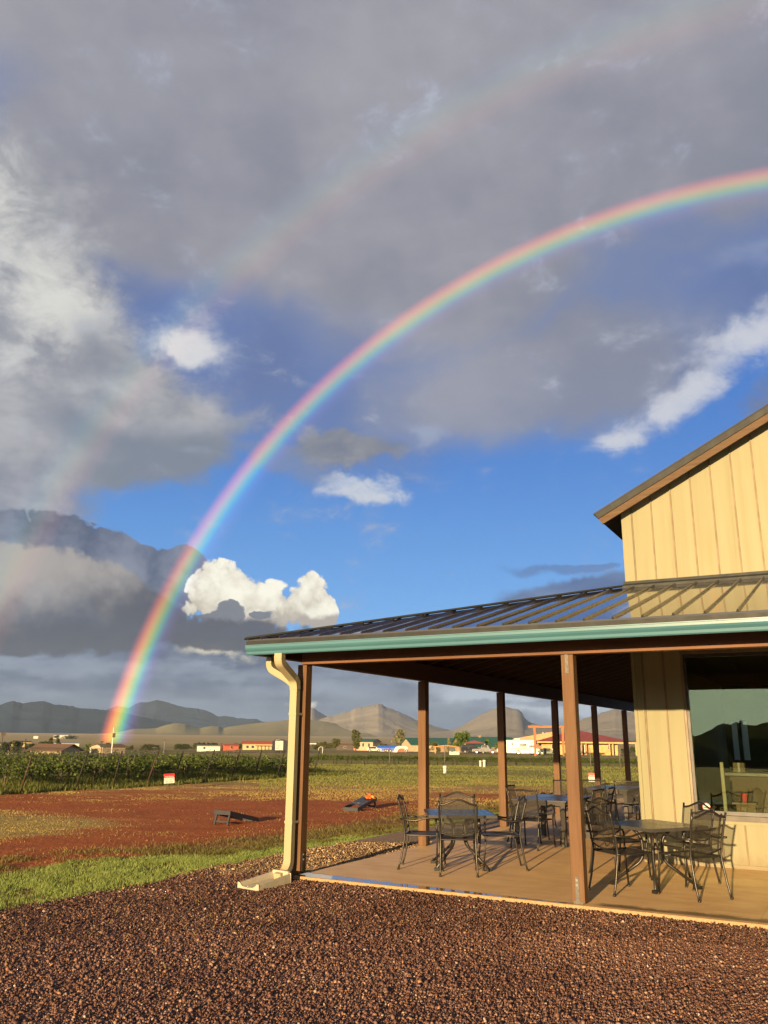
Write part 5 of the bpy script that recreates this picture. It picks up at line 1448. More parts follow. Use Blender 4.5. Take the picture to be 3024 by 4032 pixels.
def gable_house(name, label, x, dist, ground_y, eave_y, ridge_y, w, d, yaw, wall, roof, wins=(), over=.4, group=None, cat='house', ridge_axis='x', chimney=None, door=None):
    """eave_y / ridge_y: heights read off the photograph at this distance; w x d metres; ridge along local x or y"""
    p = spot(x, dist); ze, zr = zat(eave_y, dist, x) - p.z, zat(ridge_y, dist, x) - p.z
    r = thing(name, label, cat, p, facing(p, yaw), group)
    if ridge_axis == 'x':
        prof = [(-d / 2, -1), (d / 2, -1), (d / 2, ze), (0, zr - .12), (-d / 2, ze)]; f0 = lambda a, z: (-w / 2, a, z); f1 = lambda a, z: (w / 2, a, z); half, ln = d / 2, w / 2
    else:
        prof = [(-w / 2, -1), (w / 2, -1), (w / 2, ze), (0, zr - .12), (-w / 2, ze)]; f0 = lambda a, z: (a, -d / 2, z); f1 = lambda a, z: (a, d / 2, z); half, ln = w / 2, d / 2
    MB().prism(prof, f0, f1).build('wall', wall, r)
    sl = (zr - ze) / half; e = over
    rp = [(-half - e, ze - e * sl), (0, zr), (half + e, ze - e * sl), (half + e, ze - e * sl + .16), (0, zr + .18), (-half - e, ze - e * sl + .16)]
    L_ = ln + over
    g0 = (lambda a, z: (-L_, a, z)) if ridge_axis == 'x' else (lambda a, z: (a, -L_, z)); g1 = (lambda a, z: (L_, a, z)) if ridge_axis == 'x' else (lambda a, z: (a, L_, z))
    ro = MB().prism(rp, g0, g1).build('roof', roof, r)
    if chimney: MB().box(chimney - .4, -.4, ze, chimney + .4, .4, zr + .7).build('chimney', wall, ro)
    for (wx, wz, ww, wh) in wins:
        f = MB().box(wx - ww / 2 - .07, -d / 2 - .03, wz - .07, wx + ww / 2 + .07, -d / 2 - .004, wz + wh + .07).build('window', M_WHITE, r); MB().box(wx - ww / 2, -d / 2 - .045, wz, wx + ww / 2, -d / 2 - .032, wz + wh).build('pane', M_GLS, f)
    if door: MB().box(door - .5, -d / 2 - .05, -.3, door + .5, -d / 2 - .003, 2.0).build('door', M_DKW, r)
    return r
K5 = 500 / 1659; X5 = lambda x: x * K5; Y5 = lambda y: 2840 + y * K5          # the reading frames used for the far left,
K2 = .4822; X2 = lambda x: 900 + x * K2; Y2 = lambda y: 2750 + y * K2          # the middle
K3 = .557; X3 = lambda x: 1600 + x * K3; Y3 = lambda y: 2750 + y * K3          # and the right
K1 = .7233; X1 = lambda x: x * K1; Y1 = lambda y: 2650 + y * K1
K6 = 500 / 1659; X6 = lambda x: 1650 + x * K6; Y6 = lambda y: 2850 + y * K6

# far left
gable_house('farmhouse', 'tan house with a broad brown gable roof just beyond the near vines', X5(725), 235, 0, Y5(372), Y5(303), 9.2, 7.5, -38, M_TANW, M_BRROOF, ((-1.5, .9, 1.1, 1.0), (1.8, .9, 1.1, 1.0)), .9)
gable_house('small_house', 'small yellow house near the left edge, beside dark trees', X5(138), 330, 0, Y5(292), Y5(282), 9.0, 6, 0, M_YELW, M_DKW, ((-2, 1, 1, 1), (2, 1, 1, 1)), .3)
gable_house('tall_house', 'tall narrow tan house behind the dark utility pole', X5(285), 330, 0, Y5(272), Y5(262), 5.0, 5, 10, M_YELW, M_DKW, ((0, 3, .9, 1), (.8, 1, .9, 1)), .2)
gable_house('trailer_home', 'little white trailer home at the left edge of the valley', X5(30), 320, 0, Y5(305), Y5(300), 4.6, 3.5, 0, M_WHITE, M_GREYR, ((1, 1, .8, .8),), .15)
gable_house('white_house', 'low white house peeking over the brown roofed farmhouse, right one', X5(845), 420, 0, Y5(288), Y5(276), 12, 6, 0, M_WHITE, M_GREYR, ((-3, 1.2, 1.2, 1), (3, 1.2, 1.2, 1)), .3)
gable_house('white_house', 'small white house peeking over the brown roofed farmhouse, left one', X5(700), 420, 0, Y5(296), Y5(288), 5.5, 5, 0, M_WHITE, M_GREYR, ((0, 1.2, 1.2, 1),), .2)
gable_house('cottage', 'cream cottage with a brown roof at the foot of the rainbow', X5(1412), 240, 0, Y5(330), Y5(302), 6.6, 6, 30, M_TANW, M_BRROOF, ((-1, 1, 1, 1),), .4)
gable_house('ranch_house', 'pale ranch house alone on the far plain, among its trees', X5(790), 1700, 0, Y5(178), Y5(158), 30, 16, 0, M('pale_wall', (.5, .48, .42)), M_GREYR, ((-8, 3, 3, 2), (8, 3, 3, 2)), 1)
gable_house('ranch_shed', 'tiny white shed alone on the far plain at left', X5(449), 1700, 0, Y5(192), Y5(186), 8, 8, 0, M_WHITE, M_GREYR, (), .4, cat='shed')
gable_house('long_shed', 'long low white shed in the middle of the valley', X1(1135), 430, 0, Y1(398), Y1(393), 11, 5, 0, M_WHITE, M_GREYR, ((-2, 1, 1, 1),), .3, cat='shed')
gable_house('red_shed', 'small red shed left of the red roofed villa', X1(1253), 430, 0, Y1(396), Y1(389), 7, 5, 15, M('red_paint', (.42, .10, .06)), M_REDROOF, ((0, 1, 1, 1),), .3, cat='shed')
# the red-roofed villa
vl = gable_house('villa', 'cream villa with a long red tiled roof left of the corner post', X1(1420), 505, 0, Y1(385), Y1(372), 21, 9, 4, M_YELW, M_REDROOF, ((-8, 1, 1.4, 1.4), (-5, 1, 1.4, 1.4), (7.5, 1, 1.4, 1.4)), .7, chimney=7.0)
MB().box(-3.5, -6.6, 2.3, 5.0, -4.4, 2.6).build('porch_roof', M_REDROOF, vl)
for q in (-3.3, -1.2, .9, 3.0, 4.8): MB().box(q - .13, -6.4, -1, q + .13, -6.1, 2.3).build('porch_post', M_YELW, vl)
# box trailer with a pale notice wall
p = spot(X1(1532), 150); tr = thing('box_trailer', 'dark box trailer with a worn white notice panel on its end', 'trailer', p, facing(p, 12))
h1, h0 = zat(Y1(367), 150, X1(1520)) - p.z, zat(Y1(428), 150, X1(1520)) - p.z
wd = width((1565 - 1498) * K1, 150)
MB().box(-wd / 2, 0, h0 + .15, wd / 2, 2.6, h1).build('body', mat('black_trailer', (.035, .035, .04), None, .5), tr, .02)
pn = MB().box(-wd / 2 - .01, -.05, h0 + .25, wd * .12, -.005, h1 - .05).build('notice_panel', M_WHITE, tr)
mb = MB()
for k in range(7): mb.box(-wd / 2 + .08 + (k % 3) * .05, -.062, h0 + .45 + k * .26, -wd / 2 + .35 + random.uniform(.3, .6), -.052, h0 + .53 + k * .26)
mb.build('faded_stripe', mat('faded_grey', (.32, .30, .27), None, .7), pn)
for s in (-.5, .5): 
    o = MB().tube([(s, .3, h0 - .1), (s, .55, h0 - .1)], .38, 14); o.build('wheel', mat('tyre_black', (.02, .02, .02), None, .8), tr)
MB().bar((wd / 2, 1.3, h0 + .25), (wd / 2 + 1.0, 1.3, h0 + .2), .1, .1).build('hitch', M_DKW, tr)
# open shelter right of the corner post
p = spot(X2(675), 300); sh = thing('open_shelter', 'open shelter with a thin white flat roof, right of the corner post', 'shelter', p, facing(p))
hs = zat(Y2(366), 300, X2(675)) - p.z; w_ = width(75 * K2, 300)
MB().box(-w_ / 2, -2, hs - .3, w_ / 2, 2, hs).build('roof', M_WHITE, sh)
for sx in (-1, 1):
    for sy in (-1.7, 1.7): MB().box(sx * (w_ / 2 - .2) - .08, sy - .08, -.5, sx * (w_ / 2 - .2) + .08, sy + .08, hs - .31).build('post', M_DKW, sh)
gable_house('dark_shed', 'dark low shed between the round tree and the poplar', X2(950), 420, 0, Y2(385), Y2(372), 8, 5, 0, M_DKW, M_BRROOF, ((0, 1, 1, .8),), .3, cat='shed')
gable_house('pink_shed', 'small pinkish shed at the foot of the poplar', X2(1000), 420, 0, Y2(385), Y2(380), 4, 4, 0, M('pink_wall', (.55, .22, .16)), M_REDROOF, ((0, 1, 1, .8),), .2, cat='shed')
# tan metal barn with a green roof
gable_house('metal_barn', 'tan metal barn with a green roof beside the poplar', X2(1146), 400, 0, Y2(356), Y2(334), 8.6, 8.6, -28, M('barn_siding', (.42, .30, .19)), M_GREENR, ((-.8, 1.7, .9, 1.6), (2.3, 1.7, .9, 1.6)), .25, cat='barn', ridge_axis='x')
# blue tarpaulin stack
p = spot(X2(1300), 260); w_ = width(160 * K2, 260); h_ = zat(Y2(384), 260, X2(1300)) - p.z
tp = thing('hay_stack', 'long stack under a blue tarpaulin behind the white trailer', 'covered stack', p, facing(p))
MB().prism([(-1.3, -.3), (1.3, -.3), (1.3, h_ - .7), (-1.3, h_ - .7)], lambda y, z: (-w_ / 2 + .2, y, z), lambda y, z: (w_ / 2 - .2, y, z)).build('load', M('straw', (.4, .28, .12)), tp)
MB().prism([(-1.45, h_ - 1.5), (1.45, h_ - 1.5), (1.45, h_ - .7), (.7, h_ - .1), (0, h_), (-.7, h_ - .1), (-1.45, h_ - .7)], lambda y, z: (-w_ / 2, y, z), lambda y, z: (w_ / 2, y, z)).build('tarpaulin', mat('blue_tarp', (.02, .08, .40), (.03, .12, .5), .45, 2), tp)
TYRE = mat('tyre_black', (.02, .02, .02), None, .8)

def wheel(parent, x, y, r, w=.22):
    o = MB().tube([(x, y - w / 2, r), (x, y + w / 2, r)], r, 18).build('wheel', TYRE, parent); MB().tube([(x, y - w / 2 - .012, r), (x, y + w / 2 + .012, r)], r * .55, 14).build('rim', mat('wheel_rim', (.35, .34, .32), None, .35, metal=.6), o)
def side_body(prof, hw, name, m_, parent, bevel=.05, tuck=1.0):
    """a vehicle body from its side outline (x along its length)"""
    return MB().prism(prof, lambda x, z: (x, -hw, z), lambda x, z: (x, hw, z)).build(name, m_, parent, bevel)
# white gooseneck horse trailer
p = spot(X2(1385), 215); g = thing('gooseneck_trailer', 'white gooseneck trailer with an arched nose in front of the blue tarpaulin', 'trailer', p, facing(p, 0))
sc = width(1 * K2, 215); X = lambda x: (x - 1385) * sc; Z = lambda y: zat(Y2(y), 215, X2(1385)) - p.z
arch = [(1345, 452), (1352, 420), (1366, 396), (1390, 389), (1440, 388), (1458, 396), (1460, 440), (1440, 440), (1436, 408), (1400, 408), (1384, 420), (1374, 452)]
side_body([(X(a), Z(b)) for a, b in arch], 1.1, 'nose', M_WHITE, g, .03)
side_body([(X(1280), Z(452)), (X(1280), Z(444)), (X(1344), Z(436)), (X(1344), Z(452))], 1.1, 'flatbed', M_WHITE, g, .02)
side_body([(X(1385), Z(437)), (X(1385), Z(410)), (X(1434), Z(410)), (X(1434), Z(437))], .9, 'box', M('faded_red', (.33, .09, .06)), g, .02)
for xx in (1300, 1325, 1450): wheel(g, X(xx), -1.15, .36)
p = spot(X2(1300), 240); rc = thing('red_wagon', 'low red wagon in front of the blue tarpaulin', 'wagon', p, facing(p)); h_ = zat(Y2(412), 240, X2(1300)) - p.z; w_ = width(58 * K2, 240)
MB().box(-w_ / 2, -1, h_ - 1.1, w_ / 2, 1, h_).build('body', M('wagon_red', (.5, .09, .06)), rc, .03)
for s in (-1, 1): wheel(rc, s * w_ * .3, -1.05, .4)
p = spot(X2(1190), 215); cw = thing('white_car', 'small white car beyond the vines, left of the gooseneck trailer', 'car', p, facing(p)); 
def make_car(r, L_, h, m_, z0=.0, suv=False, pickup=False):
    if pickup: prof = [(-L_ / 2, .35), (L_ / 2, .35), (L_ / 2, .95), (L_ * .22, 1.02), (L_ * .14, h), (-L_ * .12, h), (-L_ * .16, 1.05), (-L_ / 2, 1.02)]
    elif suv: prof = [(-L_ / 2, .35), (L_ / 2, .35), (L_ / 2, .9), (L_ * .27, 1.02), (L_ * .16, h), (-L_ * .44, h), (-L_ * .5, 1.1)]
    else: prof = [(-L_ / 2, .3), (L_ / 2, .3), (L_ / 2, .75), (L_ * .25, .88), (L_ * .1, h), (-L_ * .25, h), (-L_ * .42, .9), (-L_ / 2, .85)]
    side_body([(x, z + z0) for x, z in prof], .86, 'body', m_, r, .06)
    xs = (-L_ * .10, L_ * .12) if pickup else (-L_ * .38, L_ * .15)
    MB().box(xs[0], -.872, h - .55 + z0, xs[1] - .12, -.8635, h - .10 + z0).build('side_window', M_GLS, r)
    for s in (-1, 1): wheel(r, s * L_ * .31, -.80, .36)
    MB().box(L_ / 2 - .012, -.75, .68 + z0, L_ / 2 + .014, -.5, .82 + z0).build('headlight', M_WHITE, r)
make_car(cw, 3.6, 1.35, M_WHITE)

# the green-roofed farm, the gazebo and the yard between
gb = gable_house('green_roofed_barn', 'tan barn with a green roof left of the yard, half hidden by bushes', X3(165), 300, 0, Y3(325), Y3(282), 17.5, 9, 24, M_TANW, M_GREENR, ((3, 1.2, 1.4, 1.2),), .5, cat='barn')
gable_house('green_roofed_house', 'long house with a big green roof behind the red gazebo', X3(548), 290, 0, Y3(335), Y3(276), 19, 12, 20, M_BROWNW, M_GREENR, ((-5, 1, 1.4, 1.2), (4, 1, 1.4, 1.2)), .7, chimney=-1.5)
gable_house('green_roofed_shed', 'low green roofed shed between the barn and the tall tree', X6(430), 270, 0, Y6(285), Y6(252), 8.6, 6, 12, M_BROWNW, M_GREENR, ((0, 1, 1, .8),), .3, cat='shed')
p = spot(X6(722), 200); gz = thing('gazebo', 'open gazebo with a red hipped roof over the parked dark cars', 'gazebo', p, facing(p, 4))
w_ = width((868 - 578) * K6, 200) / 2; he = zat(Y6(258), 200, X6(722)) - p.z; ht = zat(Y6(215), 200, X6(722)) - p.z
MB().add([(-w_, -w_, he), (w_, -w_, he), (w_, w_, he), (-w_, w_, he), (0, 0, ht), (0, 0, he - .2)], [(0, 1, 4), (1, 2, 4), (2, 3, 4), (3, 0, 4), (1, 0, 5), (2, 1, 5), (3, 2, 5), (0, 3, 5)]).build('roof', M('gazebo_red', (.36, .10, .07), .6, 2), gz)
for sx in (-1, 1):
    for sy in (-1, 1): MB().box(sx * w_ * .82 - .1, sy * w_ * .82 - .1, -.5, sx * w_ * .82 + .1, sy * w_ * .82 + .1, he).build('post', M_WHITE if sx > 0 else M_TANW, gz)
p = spot(X6(680), 188); c1 = thing('dark_suv', 'black off-roader parked under the red gazebo, left of the dark pickup', 'car', p, facing(p, 6)); make_car(c1, 4.5, 1.85, mat('car_black', (.012, .013, .018), None, .25), suv=True)
p = spot(X6(860), 184); c2 = thing('dark_pickup', 'dark blue pickup parked right of the black off-roader', 'pickup', p, facing(p, -4)); make_car(c2, 5.4, 1.8, mat('car_navy', (.014, .018, .035), None, .25), pickup=True)
p = spot(X6(360), 176); ar = thing('arbour', 'low orange timber arbour with a bowed top rail and dark gate', 'arbour', p, facing(p))
sc = width(K6, 176); X = lambda x: (x - 360) * sc; Z = lambda y: zat(Y6(y), 176, X6(360)) - p.z
for xx in (218, 500): MB().box(X(xx) - .12, -.12, -.4, X(xx) + .12, .12, Z(298)).build('post', M('orange_timber', (.45, .22, .08)), ar)
pts = [(X(190), 0, Z(300)), (X(235), 0, Z(300)), (X(300), 0, Z(290)), (X(350), 0, Z(286)), (X(420), 0, Z(290)), (X(470), 0, Z(300)), (X(520), 0, Z(304))]
MB().tube(pts, .13, 6).build('top_rail', M('orange_timber', (.45, .22, .08)), ar)
MB().box(X(395), .2, -.3, X(470), .35, Z(293)).build('gate', mat('dark_green_gate', (.015, .04, .03), None, .5), ar)
p = spot(X6(462), 150); wb = thing('white_planter', 'white picket planter standing in front of the orange arbour', 'planter', p, facing(p)); w_ = width(125 * K6, 150); h_ = zat(Y6(362), 150, X6(462)) - p.z; b_ = zat(Y6(398), 150, X6(462)) - p.z
MB().box(-w_ / 2, -.3, b_ - .5, w_ / 2, .3, h_ - .15).build('box', M_WHITE, wb)
for k in range(9): MB().box(-w_ / 2 + (k + .15) * w_ / 9, -.35, b_ - .4, -w_ / 2 + (k + .8) * w_ / 9, -.302, h_ + random.uniform(-.1, .1)).build('picket', M_WHITE, wb)
p = spot(X6(1056), 172); ut = thing('utility_trailer', 'short white utility trailer behind the third porch post', 'trailer', p, facing(p)); w_ = width(75 * K6, 172)
MB().box(-w_ / 2, -.8, .45, w_ / 2, .8, zat(Y6(325), 172, X6(1056)) - p.z).build('body', M_WHITE, ut, .03); wheel(ut, 0, -.82, .33)

# motorhome
p = spot(X6(1380), 166); rv = thing('motorhome', 'white motorhome with cab-over nose and tan swooshes, parked by the orange house', 'motorhome', p, facing(p, -6))
sc = width(K6, 166); X = lambda x: (x - 1380) * sc; Z = lambda y: zat(Y6(y), 166, X6(1380)) - p.z
prof = [(1120, 378), (1120, 222), (1128, 213), (1500, 213), (1530, 224), (1530, 262), (1500, 276), (1446, 276), (1446, 384), (1330, 384), (1180, 384)]
side_body([(X(a), Z(b)) for a, b in prof], 1.15, 'body', M('motorhome_white', (.55, .53, .47), .4), rv, .06)
side_body([(X(1447), Z(384)), (X(1447), Z(278)), (X(1500), Z(278)), (X(1522), Z(318)), (X(1568), Z(326)), (X(1572), Z(384))], 1.0, 'cab', M('motorhome_white', (.55, .53, .47), .4), rv, .05)
def rvwin(x0, y0, x1, y1, hw=1.15):
    f = MB().box(X(x0), -hw - .03, Z(y1), X(x1), -hw - .004, Z(y0)).build('window', mat('window_rim', (.12, .11, .10), None, .4), rv); MB().box(X(x0) + .06, -hw - .04, Z(y1) + .06, X(x1) - .06, -hw - .031, Z(y0) - .06).build('pane', M_GLS, f)
rvwin(1328, 256, 1414, 299); rvwin(1226, 246, 1249, 285); rvwin(1462, 230, 1502, 245); rvwin(1450, 281, 1512, 312, 1.0)
MB().box(X(1260), -.5, Z(213), X(1335), .5, Z(190)).build('roof_vent', M_WHITE, rv, .05)
mb = MB()
for y0, th, d in ((330, 8, 16), (345, 5, 10), (318, 3, -8)):
    pts = [(1200 + k * 22, y0 - d * math.sin(k / 11 * 2.6)) for k in range(12)]
    for (xa, ya), (xb, yb) in zip(pts, pts[1:]): mb.add([(X(xa), -1.157, Z(ya)), (X(xb), -1.157, Z(yb)), (X(xb), -1.157, Z(yb + th)), (X(xa), -1.157, Z(ya + th))], [(3, 2, 1, 0)])
mb.build('swoosh', M('swoosh_tan', (.42, .32, .20)), rv)
for xx in (1310, 1540): wheel(rv, X(xx), -1.05, .40)
# tall rust-red timber frame gate
p = spot(X3(970), 150); fg = thing('timber_gateway', 'tall rust-red timber gateway with a long crossbeam beside the motorhome', 'gateway', p, facing(p))
sc = width(K3, 150); X = lambda x: (x - 970) * sc; Z = lambda y: zat(Y3(y), 150, X3(970)) - p.z
MO = wood('rust_timber', (.40, .12, .04), (.27, .075, .03))
for xx in (915, 1100): MB().box(X(xx) - .18, -.18, -.4, X(xx) + .18, .18, Z(206)).build('post', MO, fg)
MB().box(X(875), -.16, Z(207), X(1140), .16, Z(193)).build('crossbeam', MO, fg)

# the big apricot house with hipped roofs
p = spot(X3(1310), 188); oh = thing('apricot_house', 'big apricot house with a maroon hipped roof and porch, behind the front post', 'house', p, facing(p, 3))
sc = width(K3, 188); X = lambda x: (x - 1310) * sc; Z = lambda y: zat(Y3(y), 188, X3(1310)) - p.z
MB().box(X(985), -3, -1.0, X(1470), 5, Z(312)).build('wall', M_ORW, oh)
ze, zp = Z(308), Z(226); yl, yr = X(940), X(1582)
rf = MB(); 
rf.add([(yl, -5, ze), (yr, -5, ze), (yr, 7, ze), (yl, 7, ze), (X(1200), 1, zp), (X(1235), 1, zp), (X(1250), -5, ze - .25), (X(1250), 7, ze - .25)], [(0, 1, 5, 4), (1, 2, 5), (2, 3, 4, 5), (3, 0, 4), (1, 0, 6), (3, 2, 7), (0, 3, 7, 6), (2, 1, 6, 7)])
RF = rf.build('roof', M_MAROON, oh)
MB().box(yl, -5.06, ze - .28, yr, -4.99, ze + .02).build('fascia', M_ORW, RF)
ox = MB(); ox.add([(X(800), -2, Z(292)), (X(800), 8, Z(292)), (X(1070), 8, Z(237)), (X(1070), -2, Z(237)), (X(1070), -2, Z(300)), (X(948), -4, Z(306)), (X(1200), 8, Z(300)), (X(800), 8, Z(300)), (X(800), -2, Z(300))], [(0, 3, 2, 1), (0, 8, 4, 3), (1, 2, 6, 7), (8, 0, 1, 7)])
ox.build('orange_roof', M_ORROOF, oh)
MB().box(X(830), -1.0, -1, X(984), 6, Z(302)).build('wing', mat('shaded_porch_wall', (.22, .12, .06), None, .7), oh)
for xx in (1240, 1268, 1415, 1435, 1520, 1578): MB().box(X(xx) - .12, -4.8, -1, X(xx) + .12, -4.56, ze - .3).build('porch_post', M_ORW if xx > 1300 else M('post_brown', (.35, .16, .06)), oh)
d_ = MB().box(X(1228), -3.06, -.3, X(1262), -3.003, Z(328)).build('door', M_WHITE, oh); MB().box(X(1246), -3.08, -.2, X(1258), -3.062, Z(331)).build('pane', M_GLS, d_)
for x0, x1 in ((1050, 1075), (1408, 1418)):
    f = MB().box(X(x0), -3.05, Z(360), X(x1), -3.003, Z(328)).build('window', M_WHITE, oh); MB().box(X(x0) + .06, -3.06, Z(360) + .06, X(x1) - .06, -3.051, Z(328) - .06).build('pane', M_GLS, f)
MB().box(X(1471), -2.5, -.8, X(1490), -1, Z(345)).build('cabinet', M_DKW, oh)
for xx, hh in ((935, 14), (942, 20), (998, 10), (1022, 8)): MB().tube([(X(xx), 2, Z(262)), (X(xx), 2, Z(250 - hh))], .11, 8).build('flue', M_DKW if xx == 935 else M_WHITE, oh)
p = spot(X3(1000), 158); tk = thing('green_cart', 'small dark green utility cart in front of the apricot house', 'cart', p, facing(p)); make_car(tk, 3.4, 1.25, mat('cart_green', (.03, .06, .03), None, .4))

# poles, lamps and signboards on the left
def pole(name, label, cat, xb, ytop, dist, r, m_, extra=None):
    p = spot(xb, dist); h = zat(ytop, dist, xb) - p.z
    o = thing(name, label, cat, p, facing(p)); MB().tube([(0, 0, -.5), (0, 0, h)], [r, r * .8], 8).build('pole', m_, o); 
    if extra: extra(o, h)
    return o
def x_arm(o, h): 
    MB().box(-.7, -.08, h - .5, .7, .08, h - .35).build('crossarm', M_DKW, o); MB().box(-.35, -.25, h * .42, .35, .25, h * .42 + .55).build('meter_box', M_DKW, o)
pole('utility_pole', 'dark utility pole standing between the tall house and the vines', 'utility pole', X5(322), Y5(230), 160, .11, M_DKW, lambda o, h: MB().box(-.5, -.2, .42 * h, .4, .2, .42 * h + .45).build('meter_box', M_DKW, o))
def lamp_head(o, h):
    MB().box(-.12, -.15, h - 1.25, .35, .15, h - .55).build('lamp_box', M_DKW, o); MB().cyl((0, 0, h), .1, .35, 8).build('cap', M_WHITE, o)
pole('light_pole', 'tall white pole with a dark lamp box, standing in the rainbow foot', 'light pole', X5(1463), Y5(110), 150, .13, M_WHITE, lamp_head)
pole('light_pole', 'dark lamp pole cut by the left edge of the picture', 'light pole', X5(16), Y5(180), 170, .08, M_DKW, lambda o, h: MB().box(-.3, -.2, h - .1, .45, .2, h + .55).build('lamp_box', M_DKW, o))
pole('flag_pole', 'thin pale pole in mid valley with a small cap', 'pole', X1(893), Y1(366), 260, .09, M_GREYR, lambda o, h: MB().box(-.25, -.1, h - .1, .25, .1, h + .3).build('cap', M_DKW, o))
pole('wooden_pole', 'short thin pole just above the vines, right of the rainbow', 'pole', X1(842), Y1(396), 200, .09, M_DKW, x_arm)
pole('wooden_pole', 'short thin pole left of the red shed', 'pole', X1(1205), Y1(380), 330, .11, M_DKW, x_arm)
pole('hoop_post', 'white post with a hoop, between the shelter and the round tree', 'post', X2(768), Y2(398), 150, .06, M_WHITE, lambda o, h: MB().tube(arc_path([(0, 0, h), (-.5, 0, h + .05), (-.75, 0, h - .3), (-.6, 0, h - .6)], .2), .05, 6).build('hoop', M_WHITE, o))
pole('white_post', 'short white marker post left of the dark signboard', 'post', X5(1187), Y5(355), 140, .16, M_WHITE, lambda o, h: MB().cyl((0, 0, h), .2, .12, 8).build('cap', M_WHITE, o))
p = spot(X5(1342), 145); sg = thing('signboard', 'tilted dark green signboard with a pair of floodlights on top', 'signboard', p, facing(p)); sc = width(K5, 145); Z = lambda y: zat(Y5(y), 145, X5(1342)) - p.z; X = lambda x: (x - 1342) * sc
MB().add([(X(1308), 0, Z(338)), (X(1375), 0, Z(352)), (X(1380), 0, Z(312)), (X(1312), 0, Z(296)), (X(1308), .12, Z(338)), (X(1375), .12, Z(352)), (X(1380), .12, Z(312)), (X(1312), .12, Z(296))], [(0, 1, 2, 3), (7, 6, 5, 4), (0, 4, 5, 1), (1, 5, 6, 2), (2, 6, 7, 3), (3, 7, 4, 0)]).build('board', mat('sign_green', (.02, .035, .028), None, .5), sg)
MB().tube([(X(1330), .2, -.5), (X(1325), .2, Z(272))], .07, 6).build('post', M_DKW, sg)
for s in (1316, 1334): MB().box(X(s) - .12 * 1.2, -.05, Z(276), X(s) + .12, .25, Z(258)).build('floodlight', M_DKW, sg)
# white riser pipes in the meadow
for (x, y, hpx, l) in ((1752, 3045, 27, 'short white riser pipe standing alone in the meadow'), (1892, 3020, 23, 'thin white riser pipe, left of a close pair by the far vines'), (1907, 3021, 26, 'stout white riser pipe, right of a close pair by the far vines')):
    d = ray(x, y); t = -CZ / d[2]; px_, py_ = d[0] * t, d[1] * t; h_ = hpx / FPX * math.hypot(px_, py_)
    o = thing('riser_pipe', l, 'pipe', (px_, py_, terrain(px_, py_)), 0, 'white riser pipes in the meadow'); MB().cyl((0, 0, -.1), .085 if y != 3020 else .07, h_ + .1 - .1, 12).build('pipe', M_WHITE, o); MB().cyl((0, 0, h_ - .12), .105 if y != 3020 else .085, .12, 12).build('cap', M_WHITE, o)

# ------------------------------------------------------------------ trees
M_TBARK = mat('tree_bark', (.10, .07, .045), (.06, .04, .028), .9, 6)
M_T = {'dark': leafmat('dark_tree_leaves', (.022, .036, .012), (.075, .085, .025), .15), 'green': leafmat('green_tree_leaves', (.045, .085, .014), (.13, .17, .03), .2),
       'pale': leafmat('pale_tree_leaves', (.10, .11, .055), (.25, .23, .12), .2), 'olive': leafmat('olive_tree_leaves', (.045, .058, .018), (.13, .13, .045), .2)}
TREE_PROTO = {}
def tree_proto(shape, tone, k):
    rg = np.random.default_rng(500 + k); root = thing('tree', 'tree', 'tree')
    t = MB(); t.tube([(0, 0, -.05), (.01, 0, .15), (-.01, .01, .4), (0, 0, .62)], [.028, .022, .016, .008], 7)
    for q in range(5):
        a_ = rg.uniform(0, 6.28); z0 = rg.uniform(.2, .5); t.tube([(0, 0, z0), (math.cos(a_) * .12, math.sin(a_) * .12, z0 + .14)], [.012, .004], 5)
    t.build('trunk', M_TBARK, root)
    if shape == 'round': cl = [(rg.normal(0, .17), rg.normal(0, .17), rg.uniform(.28, .86), rg.uniform(.10, .19)) for _ in range(22)]
    elif shape == 'poplar': cl = [(rg.normal(0, .055), rg.normal(0, .055), z, .085 + .05 * math.sin(math.pi * (z - .1) / .9)) for z in np.linspace(.16, .95, 20)]
    elif shape == 'cone': cl = [(rg.normal(0, .14 * (1 - z)), rg.normal(0, .14 * (1 - z)), z, .05 + .17 * (1 - z)) for z in np.linspace(.10, .95, 18)]
    else: cl = [(rg.normal(0, .30), rg.normal(0, .2), rg.uniform(.15, .7), rg.uniform(.14, .24)) for _ in range(20)]
    C_, T_ = [], []
    for (x, y, z, r_) in cl:
        m_ = 55; d = rg.normal(size=(m_, 3)); d /= np.linalg.norm(d, axis=1)[:, None]; rr = r_ * rg.uniform(.45, 1.05, m_) ** .6
        C_.append(np.array([x, y, z]) + d * rr[:, None] * np.array([1, 1, .85])); T_.append(np.clip(rg.uniform(0, 1) * .5 + rg.uniform(0, .5, m_), 0, 1))
    C_ = np.vstack(C_); leaf_mesh('crown', C_, None, rg.uniform(.045, .085, len(C_)), M_T[tone], np.concatenate(T_), root)
    return root
TN = [0]
def tree(shape, tone, x, ybase, ytop, dist, label, wide=1.0, group=None, name=None):
    key = (shape, tone); TN[0] += 1
    lst = TREE_PROTO.setdefault(key, [])
    if len(lst) < 2: o = tree_proto(shape, tone, len(TREE_PROTO) * 5 + len(lst)); lst.append(o)
    else: o = copy_tree(lst[TN[0] % 2])
    p = spot(x, dist); h = zat(ytop, dist, x) - p.z
    o.name = name or {'round': 'broadleaf_tree', 'poplar': 'poplar_tree', 'cone': 'conifer_tree', 'bush': 'bush'}[shape]
    o.location = p; o.rotation_euler = (0, 0, random.uniform(0, 6)); o.scale = (h * wide, h * wide, h / .98)
    tag(o, label, 'bush' if shape == 'bush' else 'tree', group); return o
tree('round', 'olive', X2(880), 0, Y2(322), 300, 'rounded broadleaf tree right of the corner post')
tree('poplar', 'olive', X2(1040), 0, Y2(262), 300, 'tall slim poplar left of the tan metal barn', 1.25)
